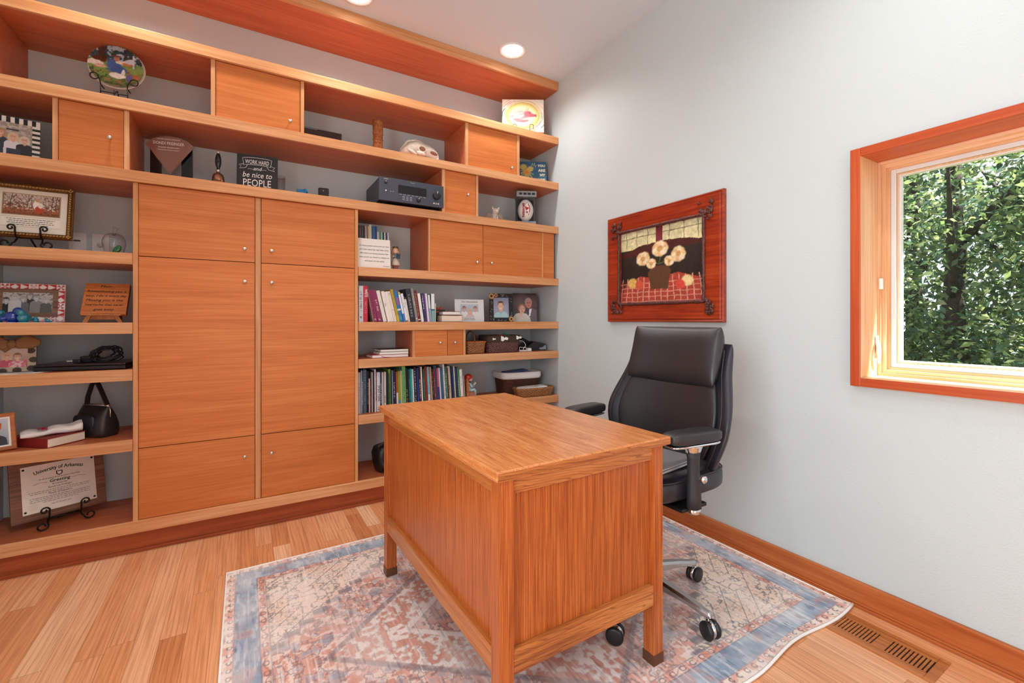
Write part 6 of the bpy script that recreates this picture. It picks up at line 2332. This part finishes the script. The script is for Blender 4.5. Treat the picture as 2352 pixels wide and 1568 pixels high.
# ---- long row of books behind the desk
rowf = [('b8bcc8', .020, .27), ('1c2028', .006, .275), ('c8ccd4', .007, .28), ('2a3c50', .006, .28), ('5a6a78', .020, .285, [(0, 1, '2c3844', 1)]), ('1f3a5c', .010, .28), ('2a2420', .010, .272), ('e2dad2', .006, .225), ('8a2a34', .006, .215), ('4a5450', .008, .235), ('b8b0b8', .010, .265),
        ('14161c', .008, .272), ('dcd6dc', .009, .285), ('6a1820', .010, .235, [(0, .3, 'c8c0b0', 0)]), ('d8d4da', .024, .262, [(.03, .12, '5a5a5a', 1)]), ('2a5484', .010, .262), ('c8beb4', .012, .262), ('7a3a2c', .008, .262), ('e4ddd4', .013, .262, [(.1, .4, '2a2a2a', 1)]), ('1c2a2c', .010, .258), ('2f4a3c', .010, .25),
        ('7fa84a', .017, .278, [(.1, .8, '3c6a2c', 1)]), ('2a2a34', .007, .262), ('8a94a8', .007, .27), ('262a48', .016, .272, [(.3, .7, 'c8c8d8', 1)]), ('5a5058', .012, .258), ('b8602c', .013, .258, [(.0, .45, 'e8e0d8', 0)]), ('8a9a34', .015, .262, [(0, .25, '3a94a8', 0)]), ('c8b878', .008, .25), ('dfe2e6', .012, .262), ('79b070', .026, .292, [(.1, .85, '3c7a44', 1)]),
        ('2c2420', .014, .278, [(.1, .5, 'b8a888', 1)]), ('223440', .009, .262), ('2f9094', .014, .268), ('35a4a0', .014, .272), ('e0e4ea', .010, .27), ('1e1c22', .020, .285, [(.1, .9, 'b8a4a8', 1)]), ('2c5a60', .009, .27), ('2f4a94', .013, .275), ('4a2030', .016, .28, [(.2, .7, 'c8c0c8', 1)]), ('e6e2de', .009, .285), ('2a4450', .013, .28), ('3a6048', .012, .268),
        ('8a2c1c', .018, .282), ('78b0c8', .015, .28, [(0, .3, 'e0e8ea', 0)]), ('c87864', .017, .28, [(.1, .8, 'd8a8b8', 1)]), ('c8c8a4', .007, .278), ('2c221c', .013, .268, [(.3, .9, 'b87838', 1)]), ('7a2438', .012, .265), ('444c68', .022, .285), ('c45a78', .014, .265, [(0, .5, '3a2a84', 0)]), ('e4e0de', .010, .268), ('2f5a80', .020, .27), ('c08c6c', .006, .25), ('ece8e8', .015, .292), ('2f6a48', .017, .275, [(.2, .8, 'a8c8a8', 1)]),
        ('7a3024', .008, .268), ('e0d8cc', .024, .275, [(.3, .5, '4a2018', 1)]), ('1e2a2c', .010, .268), ('2a3474', .013, .27), ('dcdcb8', .007, .275), ('2a9088', .012, .272), ('3c2c5c', .014, .262), ('3a7a50', .017, .262), ('e8e4de', .022, .25, [(.12, .2, 'c02820', 0), (.5, .9, '7a94a8', 1)]), ('c8b0b0', .013, .20), ('b09aa0', .009, .20)]
tot = sum(t[1] for t in rowf)
sc_ = (.760) / tot
x = -1.546
for i, t in enumerate(rowf):
    c_, w_, h_ = t[:3]
    mk = t[3] if len(t) > 3 else ([(.2, .75, 'd8d4cc' if i % 2 else '9a948c', 1)] if i % 3 == 0 else [])
    ln = -R(.4 + 3.4 * min(1, max(0, (i - 18) / 30)))
    w2 = w_ * sc_
    hh = min(h_ * .98, .292)
    book(f'{ordw(i)} book from the left in the long row behind the desk, {cname(c_)} spine', (x, .062 + .006 * ((i * 7) % 4), Z7 + .0006), w2 * .96, hh, .19, c_, ln, 0, mk, 'books in the long row behind the desk', True, title=('brain rules', .40, .46, .010, 1.2, M['ink']) if i == 14 else None)
    x += w2
be = thing('bookend_figure', 'bookend of a red-haired child in pale pyjamas reading', 'bookend', (-.745, .125, Z7), 0)
b = MB()
b.prism([(-.031, 0), (-.013, 0), (-.013, .12), (-.016, .15), (-.022, .165), (-.031, .17)], -.05, .04)
b.box(-.012, .045, -.045, .035, 0, .012, .002)
b.build('wooden_back', M['plaquewood'], be)
MB().box(-.010, .042, -.04, .03, .0125, .068, .004).build('seat_block', plain('brick red stool', 'b07058', .5), be)
b = MB()
b.loft([[(.006 + .022 * math.cos(2 * PI * j / 18) * k, .02 * math.sin(2 * PI * j / 18) * k - .004, z_) for j in range(18)] for z_, k in ((.068, .9), (.08, 1.1), (.105, .95), (.13, .8), (.145, .5))], col=lin('a8c8d8'))
for s in (-1, 1):
    b.tube([(.012, s * .012 - .004, .078), (.045, s * .012 - .004, .084), (.052, s * .012 - .004, .07), (.050, s * .012 - .004, .02)], [.013, .012, .011, .009], 10, col=lin('b4d0dc'))
    b.tube([(.006, s * .022 - .004, .13), (.018, s * .024 - .004, .105), (.046, s * .012 - .004, .108)], [.010, .009, .007], 10, col=lin('a8c8d8'))
    b.ell((.054, s * .012 - .006, .014), (.012, .008, .008), None, 10, 6, col=lin('a8c8d8'))
    b.ell((.049, s * .010 - .004, .109), (.006, .005, .005), None, 8, 6, col=lin('e4b8a0'))
b.ell((.012, -.004, .163), (.022, .021, .022), None, 18, 12, col=lin('e4b8a0'))
b.lathe([(.018, .138), (.02, .143), (.012, .148)], 16, T(.006, -.004, 0), col=lin('262a40'))
b.ell((.004, .0, .176), (.030, .030, .025), None, 20, 12, col=lin('b02a1c'))
b.ell((-.008, .0, .164), (.02, .026, .024), None, 18, 12, col=lin('b02a1c'))
b.build('child', M['gloss'], be)
b = MB()
b.obox((.058, -.004, .122), (.003, .03, .030), Ry(R(40)), .0005)
b.build('open_book', M['ink'], be)
b = MB().obox((.0555, -.004, .1235), (.002, .027, .027), Ry(R(40)), .0)
b.build('book_pages', M['cream'], be)

o = basket('tall dark wicker basket with a folded white cloth rim', (-.235, .262, Z7), -6, .345, .235, .165, M['wicker'], .88, 10)
b = MB()
b.loft([rsec(.128, .172, .117), rsec(.134, .179, .123), rsec(.150, .182, .126), rsec(.178, .180, .124), rsec(.182, .172, .117), rsec(.178, .165, .110), rsec(.10, .158, .102)], caps=False)
b.build('cloth_liner', M['linen'], o)
o2 = thing('blue_folder', 'blue folders lying in the cloth-lined basket', 'folder', (-.262, .262, Z7 + .150), R(-10))
MB().obox((-.01, .0, .012), (.20, .13, .012), Ry(R(-3)), .002).build('lower_folder', plain('navy folder', '2a3a70', .4), o2)
MB().obox((.015, .02, .028), (.19, .12, .010), Ry(R(-5)), .002).build('upper_folder', plain('blue folder', '3a58a0', .4), o2)
o = basket('low oval splint tray basket holding papers at the shelf edge', (-.205, .060, Z7), -4, .345, .115, .072, M['basketwood'], .86, 2, 'tray_basket')
b = MB()
for i in range(4):
    b.obox((-.02 + .004 * i, 0, .058 + .0052 * i), (.22, .092, .005), Rz(R(2 * i - 3)) @ Ry(R(-1)), .0)
o3 = tag(b.build('envelopes', M['whiteplastic'], None, (-.205, .060, Z7), R(-4)), 'white envelopes stacked in the splint tray', 'paper')
b = MB()
for i in range(4):
    b.box(.012 + i * .010, .016 + i * .010, -.022, .016, .0766, .0770)
b.build('print_marks', M['ink'], o3)

# ---- black bag on the lowest right shelf
o = thing('camera_bag', 'black strapped case on the lowest shelf, half hidden by the desk', 'bag', (-1.345, .14, Z8), R(15))
def bsec(z, hw, hd): return rsec(z, hw, hd, .6)
b = MB().loft([bsec(0, .05, .045), bsec(.01, .068, .058), bsec(.06, .082, .07), bsec(.13, .09, .075), bsec(.165, .078, .066), bsec(.175, .06, .05)])
b.build('body', M['blackplastic'], o)
b = MB()
b.tube([(-.07, -.03, .15), (-.085, -.05, .19), (-.04, -.055, .205), (.03, -.05, .195), (.06, -.03, .16)], .009, 10)
b.tube([(-.07, -.055, .10), (-.06, -.08, .05), (-.03, -.085, .02)], .007, 8)
b.build('strap', M['rubber'], o)
MB().tube([(-.03 + .012 * math.cos(2 * PI * i / 16), -.088, .018 + .012 * math.sin(2 * PI * i / 16)) for i in range(16)], .0025, 7, closed=True).build('ring', M['chrome'], o)

# ------------------------------------------------------------------ trees beyond the window
leafm = NT('leaf')
at = leafm.n('ShaderNodeAttribute', attribute_name='Col')
df = leafm.n('ShaderNodeBsdfPrincipled'); df.inputs['Roughness'].default_value = .4; df.inputs['Specular IOR Level'].default_value = .5
tr = leafm.n('ShaderNodeBsdfTranslucent')
mx = leafm.n('ShaderNodeMixShader'); mx.inputs[0].default_value = .45
leafm.l(at.outputs['Color'], df.inputs['Base Color']); leafm.l(at.outputs['Color'], tr.inputs[0])
leafm.l(df.outputs[0], mx.inputs[1]); leafm.l(tr.outputs[0], mx.inputs[2]); leafm.l(mx.outputs[0], leafm.out.inputs[0])
barkm = plain('tree bark', '3a332c', .9, 0, .2, 0, .4, 18, .8)
nprng = np.random.default_rng(17)


def tree(label, x, y, r, lean_, h, crown, nleaf, ls, dark=1.0, seed=0):
    t = thing('tree', label, 'tree', (x, y, -.6), 0, 'trees outside the window')
    rg = random.Random(seed)
    b = MB()
    trunk = [(lean_[0] * (i / 8) ** 1.3 * h + rg.uniform(-.04, .04), lean_[1] * (i / 8) ** 1.3 * h + rg.uniform(-.04, .04), h * i / 8) for i in range(9)]
    b.tube(trunk, [r * (1 - .07 * i) for i in range(9)], 10)
    tips = []
    for k in range(9):
        i = rg.randint(3, 8)
        p0 = Vector(trunk[i])
        a_ = rg.uniform(0, 2 * PI)
        ln = rg.uniform(.8, 1.9)
        pts = [p0 + Vector((math.cos(a_) * ln * q_, math.sin(a_) * ln * q_, ln * (.9 * q_ + .1 * q_ * q_))) + Vector((rg.uniform(-.06, .06), rg.uniform(-.06, .06), 0)) * q_ for q_ in (0, .25, .5, .75, 1)]
        b.tube(pts, [r * .42, r * .34, r * .26, r * .18, r * .1], 7)
        tips += pts[2:]
    b.build('trunk', barkm, t)
    n_ = nleaf
    cx_, cy_, z0_, z1_, rx_, ry_ = crown
    # leaf clumps
    nc = max(20, n_ // 55)
    ctr = np.stack([cx_ + rx_ * nprng.uniform(-1, 1, nc), cy_ + ry_ * nprng.uniform(-1, 1, nc), nprng.uniform(z0_, z1_, nc)], 1)
    idx = nprng.integers(0, nc, n_)
    P = ctr[idx] + nprng.normal(0, .20, (n_, 3))
    P[:, 2] = np.maximum(P[:, 2], .05)
    nr = nprng.normal(0, 1, (n_, 3)); nr[:, 2] += .9; nr /= np.linalg.norm(nr, axis=1)[:, None]
    tv = np.cross(nr, nprng.normal(0, 1, (n_, 3))); tv /= np.linalg.norm(tv, axis=1)[:, None]
    bv = np.cross(nr, tv)
    s_ = ls * nprng.uniform(.6, 1.3, n_)[:, None]
    V = np.stack([P - tv * s_, P + bv * s_ * .5 + nr * s_ * .12, P + tv * s_, P - bv * s_ * .5 + nr * s_ * .12], 1).reshape(-1, 3)
    cols_ = np.array([lin(c) for c in ('485c3a', '566a40', '687c4a', '7e8e56', '3c5236', '4c6450', '8e9664')])
    cc = cols_[nprng.integers(0, len(cols_), n_)] * dark
    me = bpy.data.meshes.new('foliage')
    me.vertices.add(n_ * 4); me.vertices.foreach_set('co', V.ravel())
    me.loops.add(n_ * 4); me.loops.foreach_set('vertex_index', np.arange(n_ * 4, dtype=np.int32))
    me.polygons.add(n_); me.polygons.foreach_set('loop_start', np.arange(0, n_ * 4, 4, dtype=np.int32))
    me.update(calc_edges=True)
    ca = me.color_attributes.new('Col', 'FLOAT_COLOR', 'POINT')
    ca.data.foreach_set('color', np.concatenate([np.repeat(cc, 4, 0), np.ones((n_ * 4, 1))], 1).ravel())
    me.materials.append(leafm.mat)
    o = bpy.data.objects.new('foliage', me)
    COL.objects.link(o)
    o.parent = t


tree('dark forked tree nearest the left side of the window view', 5.6, -.95, .13, (.02, .03), 5.4, (0, .1, .2, 4.2, 1.0, .9), 6500, .05, 1.0, 1)
tree('leaning tree in the middle of the window view', 6.4, -1.6, .12, (.02, -.07), 5.4, (0, 0, .2, 4.4, 1.0, 1.0), 7000, .05, 1.0, 2)
tree('slender tree at the right side of the window view', 5.4, -2.5, .08, (.0, .02), 5.0, (0, -.2, .2, 3.9, 1.0, 1.1), 6000, .05, 1.0, 3)
tree('tree farther back behind the forked one', 9.0, .5, .16, (0, .02), 7.0, (0, 0, .4, 4.8, 1.2, 1.8), 9000, .07, 1.0, 4)
tree('tree farther back behind the leaning one', 9.6, -2.2, .16, (0, -.02), 7.0, (0, 0, .4, 4.6, 1.2, 1.7), 9000, .07, 1.0, 5)
tree('tree farther back beyond the right side of the window', 8.5, -5.0, .15, (0, .02), 7.0, (0, 0, .4, 5.0, 1.4, 1.6), 7000, .07, 1.0, 6)
tree('far tree beyond the left side of the window', 8.0, 3.2, .15, (0, .0), 7.0, (0, 0, .4, 5.0, 1.4, 1.4), 7000, .07, 1.0, 7)
g_ = MB().box(.2, 30, -16, 14, -.7, -.6)
struct(g_.build('ground', plain('shaded grass', '4a5a34', .95, 0, .1, 0, .4, 6)), 'grassy ground outside the window', 'ground')
